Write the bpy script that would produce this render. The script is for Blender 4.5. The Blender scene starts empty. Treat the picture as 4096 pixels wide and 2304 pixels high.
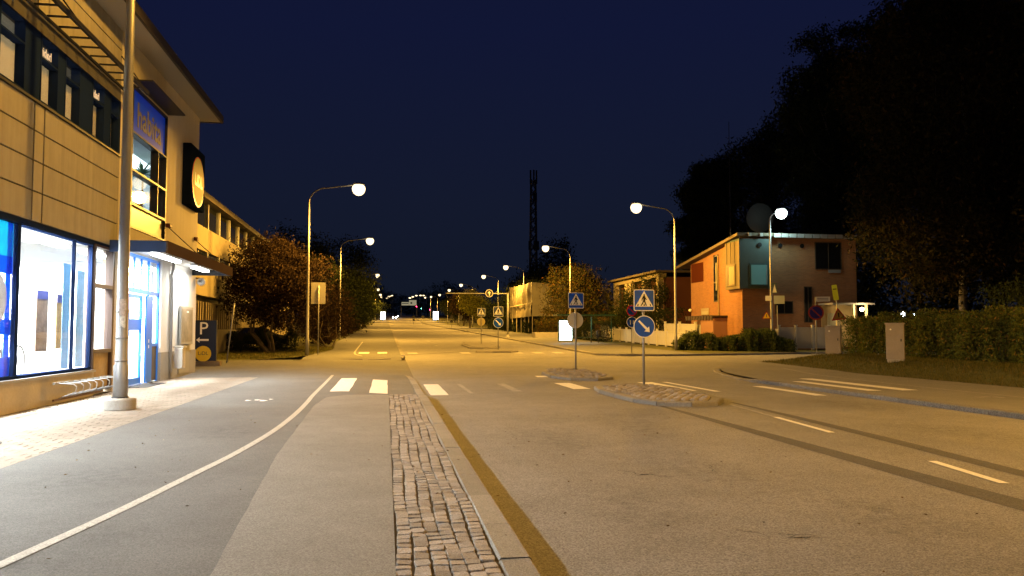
import bpy, math, random
import numpy as np
from mathutils import Vector, Matrix
R = math.radians
rnd = random.Random(7)
rng = np.random.default_rng(11)
sc = bpy.context.scene
col = sc.collection

# ------------------------------------------------------------------ camera, sky, exposure
cam = bpy.data.objects.new('camera', bpy.data.cameras.new('camera'))
col.objects.link(cam)
cam.data.sensor_width = 36.0
cam.data.lens = 28.26
cam.data.clip_start = 0.1
cam.data.clip_end = 4000
cam.location = (0, 0, 1.6)
cam.rotation_euler = (R(90 + 3.128), 0, R(-8.869))
sc.camera = cam

w = bpy.data.worlds.new('World'); sc.world = w; w.use_nodes = True
nt = w.node_tree; nt.nodes.clear()
# clear night sky: navy overhead, a little greyer towards the horizon, the same all round
tcw = nt.nodes.new('ShaderNodeTexCoord'); sep = nt.nodes.new('ShaderNodeSeparateXYZ')
ramp = nt.nodes.new('ShaderNodeValToRGB')
ramp.color_ramp.elements[0].position = 0.0; ramp.color_ramp.elements[0].color = (.0052, .0078, .0150, 1)
ramp.color_ramp.elements[1].position = 0.9; ramp.color_ramp.elements[1].color = (.0040, .0058, .0240, 1)
e_ = ramp.color_ramp.elements.new(.16); e_.color = (.0056, .0082, .0215, 1)
e_ = ramp.color_ramp.elements.new(.36); e_.color = (.0046, .0068, .0280, 1)
bg = nt.nodes.new('ShaderNodeBackground'); bg.inputs['Strength'].default_value = 0.98
wo = nt.nodes.new('ShaderNodeOutputWorld')
nt.links.new(tcw.outputs['Generated'], sep.inputs[0]); nt.links.new(sep.outputs['Z'], ramp.inputs['Fac'])
nt.links.new(ramp.outputs['Color'], bg.inputs['Color']); nt.links.new(bg.outputs[0], wo.inputs['Surface'])
vs = sc.view_settings
vs.view_transform = 'Standard'; vs.look = 'None'; vs.gamma = 1.0; vs.exposure = 0.28
vs.use_curve_mapping = False
sc.cycles.max_bounces = 6; sc.cycles.diffuse_bounces = 3; sc.cycles.glossy_bounces = 3
sc.cycles.transmission_bounces = 4; sc.cycles.transparent_max_bounces = 10
sc.cycles.caustics_reflective = False; sc.cycles.caustics_refractive = False
sc.cycles.sample_clamp_indirect = 3.0
sc.cycles.use_denoising = True

SODIUM = (1.0, 0.50, 0.068)
COOL = (0.88, 0.98, 1.0)

# ------------------------------------------------------------------ ground profile
ZY = [-100, 28, 60, 120, 200, 260, 330, 420, 470, 700, 3000]
ZZ = [0, 0, .56, 1.64, 3.08, 4.15, 6.3, 10.2, 10.9, 10.6, 10.0]
def zg(y): return float(np.interp(y, ZY, ZZ))
def sm(t):
    t = max(0.0, min(1.0, t)); return t * t * (3 - 2 * t)
def lerp(a, b, t): return a + (b - a) * t
def itp(x, pts): return float(np.interp(x, [p[0] for p in pts], [p[1] for p in pts]))

# ------------------------------------------------------------------ materials
MATS = {}
def mat(name, color=(.5, .5, .5), rough=.6, metal=0.0, emit=None, strength=0.0, noise=None, bump=None,
        vary=0.0, island=False, speck=None, spec=None, streak=None):
    """noise=(scale, amount[, second colour]); speck=(scale, amount); bump=(scale, strength)"""
    if name in MATS: return MATS[name]
    m = bpy.data.materials.new(name); m.use_nodes = True
    n = m.node_tree.nodes; l = m.node_tree.links
    b = n['Principled BSDF']
    b.inputs['Roughness'].default_value = rough
    b.inputs['Metallic'].default_value = metal
    b.inputs['Specular IOR Level'].default_value = .2 if spec is None else spec
    b.inputs['Base Color'].default_value = (*color, 1)
    cur = None
    tc = n.new('ShaderNodeTexCoord')
    geo = n.new('ShaderNodeNewGeometry')
    pos = geo.outputs['Position']
    def mul(colsock, facsock, lo, hi):
        mr = n.new('ShaderNodeMapRange'); mr.inputs['To Min'].default_value = lo; mr.inputs['To Max'].default_value = hi
        l.new(facsock, mr.inputs['Value'])
        mx = n.new('ShaderNodeMix'); mx.data_type = 'RGBA'; mx.blend_type = 'MULTIPLY'; mx.inputs['Factor'].default_value = 1
        if colsock is None: mx.inputs['A'].default_value = (*color, 1)
        else: l.new(colsock, mx.inputs['A'])
        l.new(mr.outputs[0], mx.inputs['B'])
        return mx.outputs['Result']
    if noise:
        for k, (s, amt) in enumerate(noise if isinstance(noise[0], tuple) else [noise]):
            t = n.new('ShaderNodeTexNoise'); t.inputs['Scale'].default_value = s; t.inputs['Detail'].default_value = 5
            t.inputs['Roughness'].default_value = .62
            l.new(pos, t.inputs['Vector'])
            cur = mul(cur, t.outputs['Fac'], 1 - amt * 1.6, 1 + amt * 1.6)
    if streak:
        mp = n.new('ShaderNodeMapping'); mp.inputs['Scale'].default_value = (5, 5, .25); l.new(pos, mp.inputs[0])
        t = n.new('ShaderNodeTexNoise'); t.inputs['Scale'].default_value = 1.0; t.inputs['Detail'].default_value = 6; l.new(mp.outputs[0], t.inputs['Vector'])
        cur = mul(cur, t.outputs['Fac'], 1 - streak * 1.6, 1 + streak * 1.6)
    if speck:
        t = n.new('ShaderNodeTexVoronoi'); t.inputs['Scale'].default_value = speck[0]
        l.new(pos, t.inputs['Vector'])
        s2 = n.new('ShaderNodeSeparateColor'); l.new(t.outputs['Color'], s2.inputs[0])
        cur = mul(cur, s2.outputs[0], 1 - speck[1], 1 + speck[1])
    if vary:
        if island: f = geo.outputs['Random Per Island']
        else:
            oi = n.new('ShaderNodeObjectInfo'); f = oi.outputs['Random']
        cur = mul(cur, f, 1 - vary, 1 + vary)
    if cur is not None: l.new(cur, b.inputs['Base Color'])
    if bump:
        t = n.new('ShaderNodeTexNoise'); t.inputs['Scale'].default_value = bump[0]; t.inputs['Detail'].default_value = 4
        l.new(pos, t.inputs['Vector'])
        bp = n.new('ShaderNodeBump'); bp.inputs['Strength'].default_value = bump[1]; bp.inputs['Distance'].default_value = .02
        l.new(t.outputs['Fac'], bp.inputs['Height']); l.new(bp.outputs[0], b.inputs['Normal'])
    if emit:
        b.inputs['Emission Color'].default_value = (*emit, 1); b.inputs['Emission Strength'].default_value = strength
    MATS[name] = m
    return m
def glass_mat(name, tintc=(1, 1, 1), gloss=.08):
    if name in MATS: return MATS[name]
    m = bpy.data.materials.new(name); m.use_nodes = True
    n = m.node_tree.nodes; l = m.node_tree.links; n.clear()
    tr = n.new('ShaderNodeBsdfTransparent'); tr.inputs[0].default_value = (*tintc, 1)
    gl = n.new('ShaderNodeBsdfGlossy'); gl.inputs['Roughness'].default_value = .02
    fr = n.new('ShaderNodeLayerWeight'); fr.inputs['Blend'].default_value = .25
    mr = n.new('ShaderNodeMapRange'); mr.inputs['To Min'].default_value = gloss * .5; mr.inputs['To Max'].default_value = .3
    mx = n.new('ShaderNodeMixShader'); o = n.new('ShaderNodeOutputMaterial')
    l.new(fr.outputs['Fresnel'], mr.inputs['Value']); l.new(mr.outputs[0], mx.inputs[0])
    l.new(tr.outputs[0], mx.inputs[1]); l.new(gl.outputs[0], mx.inputs[2]); l.new(mx.outputs[0], o.inputs[0])
    MATS[name] = m; return m
def film_mat(name, c, k=.6):
    """translucent film or cloth: lets light from behind glow through"""
    if name in MATS: return MATS[name]
    m = bpy.data.materials.new(name); m.use_nodes = True
    n = m.node_tree.nodes; l = m.node_tree.links; n.clear()
    d = n.new('ShaderNodeBsdfDiffuse'); d.inputs[0].default_value = (*c, 1)
    t = n.new('ShaderNodeBsdfTranslucent'); t.inputs[0].default_value = (*c, 1)
    mx = n.new('ShaderNodeMixShader'); mx.inputs[0].default_value = k; o = n.new('ShaderNodeOutputMaterial')
    l.new(d.outputs[0], mx.inputs[1]); l.new(t.outputs[0], mx.inputs[2]); l.new(mx.outputs[0], o.inputs[0])
    MATS[name] = m; return m
def leaf_mat(name, c1, c2, c3=None):
    if name in MATS: return MATS[name]
    m = bpy.data.materials.new(name); m.use_nodes = True
    n = m.node_tree.nodes; l = m.node_tree.links; n.clear()
    geo = n.new('ShaderNodeNewGeometry'); cr = n.new('ShaderNodeValToRGB')
    cr.color_ramp.elements[0].color = (*c1, 1); cr.color_ramp.elements[1].color = (*c2, 1)
    if c3:
        e = cr.color_ramp.elements.new(.85); e.color = (*c2, 1); cr.color_ramp.elements[-1].color = (*c3, 1)
    d = n.new('ShaderNodeBsdfDiffuse'); t = n.new('ShaderNodeBsdfTranslucent')
    mx = n.new('ShaderNodeMixShader'); mx.inputs[0].default_value = .3; o = n.new('ShaderNodeOutputMaterial')
    l.new(geo.outputs['Random Per Island'], cr.inputs[0])
    l.new(cr.outputs[0], d.inputs[0]); l.new(cr.outputs[0], t.inputs[0])
    l.new(d.outputs[0], mx.inputs[1]); l.new(t.outputs[0], mx.inputs[2]); l.new(mx.outputs[0], o.inputs[0])
    MATS[name] = m; return m
def emit_mat(name, c, s):
    if name in MATS: return MATS[name]
    m = bpy.data.materials.new(name); m.use_nodes = True
    n = m.node_tree.nodes; l = m.node_tree.links; n.clear()
    e = n.new('ShaderNodeEmission'); e.inputs[0].default_value = (*c, 1); e.inputs[1].default_value = s
    o = n.new('ShaderNodeOutputMaterial'); l.new(e.outputs[0], o.inputs[0])
    MATS[name] = m; return m

ASPHALT = mat('road_asphalt', (.225, .221, .216), .85, noise=((.3, .20), (1.6, .12), (28, .12)), speck=(95, .42), bump=(140, .5))
ASPHALT_FAR = ASPHALT
WALKDARK = mat('walk_asphalt_dark', (.134, .137, .137), .85, noise=((.45, .18), (2.2, .10), (40, .09)), speck=(120, .3), bump=(160, .4))
WALKLIGHT = mat('walk_asphalt_light', (.208, .204, .192), .85, noise=((.5, .15), (2.4, .10), (45, .09)), speck=(120, .3), bump=(150, .45))
PATCH = mat('tar_strip', (.105, .103, .100), .8, noise=((3, .15), (60, .15)), speck=(110, .4), bump=(150, .4))
CRACK = mat('crack_tar', (.02, .02, .02), .9, noise=(40, .3))
PAINT = mat('road_paint', (.74, .73, .70), .7, noise=((7, .10), (45, .16)), speck=(70, .12))
PAINTWORN = mat('worn_paint', (.30, .295, .285), .8, noise=((5, .22), (40, .3)), speck=(80, .35))
GRANITE = mat('granite', (.225, .212, .19), .8, noise=((4, .12), (60, .2)), speck=(140, .3), vary=.14, bump=(60, .5))
SETT = mat('sett_stone', (.275, .250, .228), .8, noise=((9, .16), (60, .2)), speck=(160, .28), vary=.26, bump=(45, .6))
SETTI = mat('sett_stone_joined', (.275, .250, .228), .8, noise=((9, .16), (60, .2)), speck=(160, .28), vary=.26, island=True, bump=(45, .6))
PAVER = mat('paver', (.265, .232, .196), .85, noise=((1.2, .1), (50, .1)), vary=.10, bump=(90, .3))
PAVERI = mat('paver_joined', (.265, .232, .196), .85, noise=((1.2, .1), (50, .1)), vary=.10, island=True, bump=(90, .3))
SAND = mat('joint_sand', (.10, .088, .073), .95, noise=(40, .2))
SOIL = mat('earth', (.06, .05, .035), .95, noise=((.4, .25), (8, .25)))
LAWN = mat('lawn', (.085, .085, .03), .95, noise=((.6, .3), (9, .3)), bump=(25, .8))
PLASTER = mat('plaster_cream', (.72, .66, .53), .85, noise=((.8, .06), (25, .04)), streak=.06, spec=.02, bump=(120, .15))
PLASTERW = mat('plaster_white', (.66, .64, .60), .85, noise=((.8, .05), (25, .04)), bump=(120, .15))
PLASTERB = mat('plinth_grey', (.30, .28, .24), .85, noise=((1.5, .12), (30, .1)), bump=(90, .3))
CLAD = mat('metal_cladding', (.36, .335, .275), .8, 0.0, spec=.02, noise=((.5, .10), (3, .08)), streak=.16)
JOINT = mat('joint_dark', (.05, .045, .035), .8)
NAVY = mat('navy_frame', (.014, .026, .075), .7, spec=0.0)
BLUE = mat('blue_paint', (.03, .19, .70), .4)
DARKM = mat('dark_metal', (.03, .03, .034), .45, .3)
GALV = mat('galvanised', (.30, .30, .295), .5, .45, noise=((3, .1), (30, .08)))
GREYP = mat('grey_paint', (.36, .36, .35), .5)
CONC = mat('concrete', (.36, .34, .31), .9, noise=((3, .15), (30, .12)), bump=(60, .4))
WHITE = mat('white_paint', (.78, .78, .76), .5)
WHITER = mat('white_room', (.85, .86, .86), .8)
SIGNW = mat('sign_white', (.82, .82, .80), .45)
SIGNB = mat('sign_blue', (.012, .075, .48), .4)
SIGNK = mat('sign_black', (.012, .012, .012), .5)
SIGNY = mat('sign_yellow', (.80, .52, .03), .45)
SIGNR = mat('sign_red', (.50, .025, .03), .45)
GLASS = glass_mat('window_glass')
GLASSD = glass_mat('window_glass_dim', (.8, .85, .9), .2)
DARKGL = mat('dark_glass', (.01, .012, .014), .06, 0, spec=.8)
BRICK = None

# ------------------------------------------------------------------ mesh builder
class MB:
    def __init__(s): s.v = []; s.f = []
    def add(s, vs, fs):
        o = len(s.v); s.v += [tuple(p) for p in vs]; s.f += [tuple(i + o for i in f) for f in fs]; return s
    def box(s, x0, x1, y0, y1, z0, z1, M=None):
        p = [(x, y, z) for z in (z0, z1) for y in (y0, y1) for x in (x0, x1)]
        if M is not None: p = [M @ Vector(q) for q in p]
        return s.add(p, [(0, 2, 3, 1), (4, 5, 7, 6), (0, 1, 5, 4), (2, 6, 7, 3), (0, 4, 6, 2), (1, 3, 7, 5)])
    def bar(s, a, b, w_, h_=None, up=(0, 0, 1)):
        a = Vector(a); b = Vector(b); d = (b - a).normalized(); u = Vector(up)
        if abs(d.dot(u)) > .98: u = Vector((1, 0, 0))
        sd = d.cross(u).normalized(); u = sd.cross(d); h_ = h_ or w_
        p = []
        for q in (a, b):
            for i, j in ((-1, -1), (1, -1), (1, 1), (-1, 1)): p.append(q + sd * (i * w_ / 2) + u * (j * h_ / 2))
        return s.add(p, [(0, 1, 2, 3), (7, 6, 5, 4), (0, 4, 5, 1), (1, 5, 6, 2), (2, 6, 7, 3), (3, 7, 4, 0)])
    def tube(s, pts, rad, n=10, cap=True):
        pts = [Vector(p) for p in pts]
        if not hasattr(rad, '__len__'): rad = [rad] * len(pts)
        rings = []; ref = None
        for i, p in enumerate(pts):
            d = (pts[min(i + 1, len(pts) - 1)] - pts[max(i - 1, 0)]).normalized()
            if ref is None:
                ref = Vector((1, 0, 0)) if abs(d.x) < .9 else Vector((0, 1, 0))
            u = (ref - d * ref.dot(d)).normalized(); ref = u; v = d.cross(u)
            rings.append([p + (u * math.cos(2 * math.pi * k / n) + v * math.sin(2 * math.pi * k / n)) * rad[i] for k in range(n)])
        fs = []
        for i in range(len(rings) - 1):
            for k in range(n):
                fs.append((i * n + k, i * n + (k + 1) % n, (i + 1) * n + (k + 1) % n, (i + 1) * n + k))
        if cap:
            fs.append(tuple(reversed(range(n)))); fs.append(tuple((len(rings) - 1) * n + k for k in range(n)))
        return s.add([q for r_ in rings for q in r_], fs)
    def lathe(s, prof, c=(0, 0, 0), n=16, M=None):
        vs_ = []
        for r_, z in prof:
            for k in range(n):
                a = 2 * math.pi * k / n; vs_.append(Vector((r_ * math.cos(a), r_ * math.sin(a), z)))
        if M is not None: vs_ = [M @ p for p in vs_]
        vs_ = [p + Vector(c) for p in vs_]
        fs = [(i * n + k, i * n + (k + 1) % n, (i + 1) * n + (k + 1) % n, (i + 1) * n + k) for i in range(len(prof) - 1) for k in range(n)]
        fs.append(tuple(reversed(range(n)))); fs.append(tuple((len(prof) - 1) * n + k for k in range(n)))
        return s.add(vs_, fs)
    def prism(s, poly, M, t):
        """2D polygon (u,v) -> extruded along local w by t ; M maps (u,v,w) to the place"""
        n = len(poly)
        vs_ = [M @ Vector((u, v, 0)) for u, v in poly] + [M @ Vector((u, v, t)) for u, v in poly]
        fs = [tuple(range(n)), tuple(reversed(range(n, 2 * n)))] + [(i, n + i, n + (i + 1) % n, (i + 1) % n) for i in range(n)]
        return s.add(vs_, fs)
    def build(s, name, m, parent=None, smooth=False, loc=None):
        me = bpy.data.meshes.new(name); me.from_pydata(s.v, [], s.f); me.update()
        me.materials.append(m)
        if smooth: me.polygons.foreach_set('use_smooth', [True] * len(me.polygons))
        o = bpy.data.objects.new(name, me); col.objects.link(o)
        if parent is not None: o.parent = parent
        if loc is not None: o.location = loc
        return o
def quads_mesh(name, V, m, parent=None, k=4):
    """V: (N,k,3) array of separate faces"""
    V = np.asarray(V, dtype=np.float32); N = len(V)
    me = bpy.data.meshes.new(name)
    me.vertices.add(N * k); me.vertices.foreach_set('co', V.reshape(-1))
    me.loops.add(N * k); me.loops.foreach_set('vertex_index', np.arange(N * k, dtype=np.int32))
    me.polygons.add(N); me.polygons.foreach_set('loop_start', np.arange(0, N * k, k, dtype=np.int32))
    me.polygons.foreach_set('loop_total', np.full(N, k, dtype=np.int32))
    me.update(calc_edges=True); me.materials.append(m)
    o = bpy.data.objects.new(name, me); col.objects.link(o)
    if parent is not None: o.parent = parent
    return o
def box(name, m, parent, *a, bev=0.0):
    o = MB().box(*a).build(name, m, parent)
    if bev:
        md = o.modifiers.new('bevel', 'BEVEL'); md.width = bev; md.segments = 2
    return o
def tag(o, label, cat, group=None):
    o['label'] = label; o['category'] = cat
    if group: o['group'] = group
    return o
def thing(name, label, cat, loc=(0, 0, 0), rz=0.0, group=None):
    o = bpy.data.objects.new(name, None); col.objects.link(o); o.location = loc; o.rotation_euler = (0, 0, rz)
    o.empty_display_size = .2
    return tag(o, label, cat, group)
def struct(o, label=None, cat=None):
    o['kind'] = 'structure'
    if label: o['label'] = label
    if cat: o['category'] = cat
    return o
def holder(name, label, cat, loc=(0, 0, 0)):
    o = bpy.data.objects.new(name, None); col.objects.link(o); o.location = loc
    return struct(o, label, cat)
def text_mesh(name, s, size, m, parent, M, ext=.006, align='CENTER', spacing=1.0, mirror=False, bold=0.0):
    cu = bpy.data.curves.new('lettering', 'FONT'); cu.body = s; cu.size = size; cu.extrude = ext
    cu.offset = bold; cu.align_x = align; cu.align_y = 'CENTER'; cu.space_character = spacing; cu.resolution_u = 3
    t = bpy.data.objects.new('lettering_source', cu); col.objects.link(t)
    bpy.context.view_layer.update()
    me = bpy.data.meshes.new_from_object(t.evaluated_get(bpy.context.evaluated_depsgraph_get()))
    bpy.data.objects.remove(t)
    if mirror: me.transform(Matrix.Diagonal((-1, 1, 1, 1)))
    me.transform(M); me.materials.clear(); me.materials.append(m)
    o = bpy.data.objects.new(name, me); col.objects.link(o)
    if parent is not None: o.parent = parent
    return o
def frame_M(origin, u, v):
    u = Vector(u).normalized(); v = Vector(v).normalized(); w_ = u.cross(v)
    M = Matrix.Identity(4)
    for i in range(3):
        M[i][0] = u[i]; M[i][1] = v[i]; M[i][2] = w_[i]; M[i][3] = origin[i]
    return M
def copy_tree(o, parent=None):
    c = o.copy(); col.objects.link(c)
    if parent is not None: c.parent = parent
    for ch in list(o.children):
        copy_tree(ch, c)
    return c
def circle(r_, n=28, cx=0, cy=0): return [(cx + r_ * math.cos(2 * math.pi * k / n), cy + r_ * math.sin(2 * math.pi * k / n)) for k in range(n)]
def roundrect(w_, h_, r_, n=4):
    p = []
    for cx, cy, a0 in ((w_ / 2 - r_, h_ / 2 - r_, 0), (-w_ / 2 + r_, h_ / 2 - r_, 90), (-w_ / 2 + r_, -h_ / 2 + r_, 180), (w_ / 2 - r_, -h_ / 2 + r_, 270)):
        for k in range(n + 1):
            a = R(a0 + 90 * k / n); p.append((cx + r_ * math.cos(a), cy + r_ * math.sin(a)))
    return p

# ------------------------------------------------------------------ ground, roads, pavements
def sheet(name, m, ys, xl, xr, zf, nx=1, parent=None):
    """sheet over rows ys between xl(y), xr(y); zf(x,y)"""
    b = MB(); V = []; F = []
    for y in ys:
        a, c = (xl(y) if callable(xl) else xl), (xr(y) if callable(xr) else xr)
        for i in range(nx + 1):
            x = lerp(a, c, i / nx); V.append((x, y, zf(x, y)))
    k = nx + 1
    for j in range(len(ys) - 1):
        for i in range(nx): F.append((j * k + i, j * k + i + 1, (j + 1) * k + i + 1, (j + 1) * k + i))
    b.add(V, F); return b.build(name, m, parent)
def steps(a, b, d): 
    n = max(1, int(round((b - a) / d))); return [a + (b - a) * i / n for i in range(n + 1)]
def ribbon(name, m, pts, wd, zf, dz=.004, parent=None, sub=1):
    """painted band of width wd along pts in plan, dz above zf"""
    P = []
    for i in range(len(pts) - 1):
        for k in range(sub): P.append((lerp(pts[i][0], pts[i + 1][0], k / sub), lerp(pts[i][1], pts[i + 1][1], k / sub)))
    P.append(pts[-1]); V = []; F = []
    for i, p in enumerate(P):
        a = P[max(i - 1, 0)]; c = P[min(i + 1, len(P) - 1)]
        d = Vector((c[0] - a[0], c[1] - a[1])).normalized(); nrm = Vector((-d.y, d.x))
        ww = wd[i] if hasattr(wd, '__len__') else wd
        for s_ in (-.5, .5):
            q = Vector(p) + nrm * ww * s_; V.append((q.x, q.y, zf(q.x, q.y) + dz))
    for i in range(len(P) - 1): F.append((2 * i, 2 * i + 1, 2 * i + 3, 2 * i + 2))
    return MB().add(V, F).build(name, m, parent)

YS_FAR = steps(-30, 130, 4) + steps(130, 480, 10)[1:]
struct(sheet('ground', SOIL, [-400, -100] + steps(-30, 480, 10) + [600, 800, 1400, 3000], -2500, 2500,
             lambda x, y: zg(y) - .17, 1), 'dark bare earth ground reaching to the horizon', 'ground')
road_z = lambda x, y: zg(y) - .11
walk_z = lambda x, y: zg(y)
KX0, KX1 = .79, 1.03
RK = 12.3
# main carriageway
main_road = struct(sheet('road', ASPHALT, YS_FAR, 1.0, RK + .1, road_z, 4), 'grey asphalt main street rising into the distance', 'road')
# left side street (slopes gently to the carriageway)
def lside_z(x, y): return zg(y) - lerp(.03, .114, sm((x + 2.5) / 3.5))
struct(sheet('side_road', WALKDARK, steps(29.4, 41.6, .9), -70, 1.0, lside_z, 40), 'amber lit asphalt side street mouth beyond the shop building', 'road')
# right side street
near_e = [(RK, 26.3), (12.9, 30), (13.6, 32.4), (15, 34.4), (17, 35.8), (20, 36.8), (26, 38.2), (40, 41), (90, 51)]
far_e = [(RK, 46.5), (13.5, 45.6), (16, 45.0), (22, 46), (27.5, 47.4), (40, 50.2), (90, 61)]
def rside_z(x, y): return zg(y) - .114
xs = steps(RK, 20, .7) + steps(20, 90, 5)[1:]
V = []; F = []
for x in xs:
    a, c = itp(x, near_e), itp(x, far_e)
    for k in range(7):
        y = lerp(a, c, k / 6); V.append((x, y, rside_z(x, y)))
for i in range(len(xs) - 1):
    for k in range(6): F.append((i * 7 + k, (i + 1) * 7 + k, (i + 1) * 7 + k + 1, i * 7 + k + 1))
struct(MB().add(V, F).build('side_road', ASPHALT), 'dim asphalt side street curving off past the brick house', 'road')
# crossing dip of the left walk
def lwalk_z(x, y):
    k = sm((y - 20.6) / 1.2) * sm((30.6 - y) / 1.6)
    return -.085 * k * sm((x + 1.2) / 2.0)
bound = [(-10, -.9), (5.6, -1.13), (7, -1.2), (11, -1.4), (18, -1.54), (20.2, -1.45), (21, -1.0)]
def bnd(y): return itp(y, bound) + .006 * math.sin(y * 5.1) * math.sin(y * 1.7 + 1)
wl = struct(sheet('footpath', WALKDARK, steps(-8, 21, .25), -4.45, bnd, walk_z, 3), 'dark asphalt cycle path beside the shop paving', 'footpath')
sheet('asphalt_patch', WALKDARK, steps(21, 33, .5), -4.45, lambda y: itp(y, [(21, .78), (25, .8), (29.4, .8), (31, .62), (33, .2)]), lwalk_z, 10, wl)
struct(sheet('footpath', WALKLIGHT, steps(-8, 21, .25), bnd, .075, lambda x, y: lwalk_z(x, y) + .003, 3), 'paler worn asphalt footpath beside the stone setts', 'footpath')
# left walk beyond the side street
struct(sheet('footpath', WALKDARK, steps(41.6, 130, 2) + steps(130, 430, 10)[1:], -4.3, KX0, lambda x, y: zg(y) - .004 - .09 * sm((44 - y) / 2.4), 4), 'asphalt footpath on the far side of the side street', 'footpath')
# right walks
rw_edge = lambda y: itp(y, [(-10, RK + .28), (24, RK + .28), (26.3, 12.6), (30, 13.1), (32.4, 13.9), (34.4, 15.2), (35.8, 17.2), (36.6, 19.4)])
def bank(x, y): return .45 * sm((x - 18.1) / 2.2) * sm((38.5 - y) / 4.5)
struct(sheet('footpath', WALKLIGHT, steps(-8, 36.6, .6), rw_edge, lambda y: max(18.3 + .4 * math.sin(y * .6), rw_edge(y) + .02), walk_z, 6), 'dim footpath and cycle path along the hedge side', 'footpath')
def col_sheet(name, m, xs_, ylo, ys_rel, yend, zf):
    V = []; F = []; k = len(ys_rel)
    for x in xs_:
        for u in ys_rel: y = ylo(x) + (yend - ylo(x)) * u; V.append((x, y, zf(x, y)))
    for i in range(len(xs_) - 1):
        for j in range(k - 1): F.append((i * k + j, (i + 1) * k + j, (i + 1) * k + j + 1, i * k + j + 1))
    return MB().add(V, F).build(name, m)
REL = [0] + [1.25 ** (i - 26) for i in range(0, 27)]
fe = lambda x: itp(x, far_e) + .2
struct(col_sheet('footpath', WALKDARK, steps(RK + .28, 18.4, .6), fe, REL, 430, walk_z), 'amber footpath past the bus shelter', 'footpath')
def rlawn_z(x, y): return zg(y) - .005 + bank(x, y)
struct(sheet('lawn', LAWN, steps(5, 37.2, .8), 18.0, lambda y: 60 if y < 36 else 30, rlawn_z, 60), 'grassy bank in front of the clipped hedge', 'lawn')
struct(col_sheet('lawn', LAWN, steps(18.3, 90, 4), fe, REL, 430, lambda x, y: zg(y) + .01), 'dark lawn along the white fence', 'lawn')
struct(sheet('lawn', LAWN, steps(41.0, 130, 2) + steps(130, 430, 12)[1:], -90, lambda y: itp(y, [(41, -7.6), (42.5, -4.9), (45, -4.3), (53, -3.4), (70, -4.2), (430, -4.2)]), lambda x, y: zg(y) + .02 - .06 * sm((42.2 - y) / 1.2), 8), 'rough lawn under the red-leaved tree', 'lawn')

# shop-side paving: base + pavers
pv = struct(sheet('paved_walk', SAND, steps(-2, 33, 1), -7.3, -4.45, lambda x, y: -.028), 'brick-paved strip along the shop front', 'paved walk')
pw, pl = .198, .298
pav_cells = []
ny = 0; y = 5.0
while y < 32.6:
    off = (ny % 2) * pl / 2
    x = -7.28 - off
    while x < -4.47:
        a, c = max(x, -7.28), min(x + pl, -4.46)
        if c - a > .06: pav_cells.append((a, c, y, y + pw))
        x += pl + .008
    y += pw + .008; ny += 1
def paver_v(a, c, y0, y1, dz, e=.011):
    z = -.001 + dz
    lo = [(a, y0, -.03), (c, y0, -.03), (c, y1, -.03), (a, y1, -.03)]
    mi = [(p[0], p[1], z - .007) for p in lo]
    hi = [(a + e, y0 + e, z), (c - e, y0 + e, z), (c - e, y1 - e, z), (a + e, y1 - e, z)]
    return lo + mi + hi, [(0, 1, 5, 4), (1, 2, 6, 5), (2, 3, 7, 6), (3, 0, 4, 7), (4, 5, 9, 8), (5, 6, 10, 9), (6, 7, 11, 10), (7, 4, 8, 11), (8, 9, 10, 11)]
def in_view(c): return math.degrees(math.atan2(-(c[0] + c[1]) / 2, c[2])) < 24.6
near = sorted([c for c in pav_cells if in_view(c)], key=lambda c: c[2])[:300]
ns = set(near); rest = MB(); cache = {}
for c in pav_cells:
    dz = rnd.uniform(-.0035, .0025)
    if c in ns:
        wkey = round(c[1] - c[0], 3)
        if wkey not in cache:
            v_, f_ = paver_v(-(wkey) / 2, wkey / 2, -pw / 2, pw / 2, 0)
            me = bpy.data.meshes.new('paver'); me.from_pydata(v_, [], f_); me.materials.append(PAVER); cache[wkey] = me
        o = bpy.data.objects.new('paver', cache[wkey]); col.objects.link(o); o.parent = pv
        o.location = ((c[0] + c[1]) / 2, (c[2] + c[3]) / 2, dz); o.rotation_euler = (rnd.uniform(-.006, .006), rnd.uniform(-.006, .006), rnd.uniform(-.008, .008))
    else:
        rest.add(*paver_v(*c, dz))
rest.build('paver_field', PAVERI, pv)['kind'] = 'stuff'
# manhole
mh = struct(MB().lathe([(.001, .0), (.30, .0), (.30, .012), (.27, .014), (.27, .009), (.001, .009)], (-5.75, 12.6, -.002), 28).build('manhole_cover', mat('iron', (.07, .055, .045), .6, .6, noise=(30, .3))))
del mh['kind']; tag(mh, 'round iron manhole cover in the shop paving', 'manhole cover')

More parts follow.
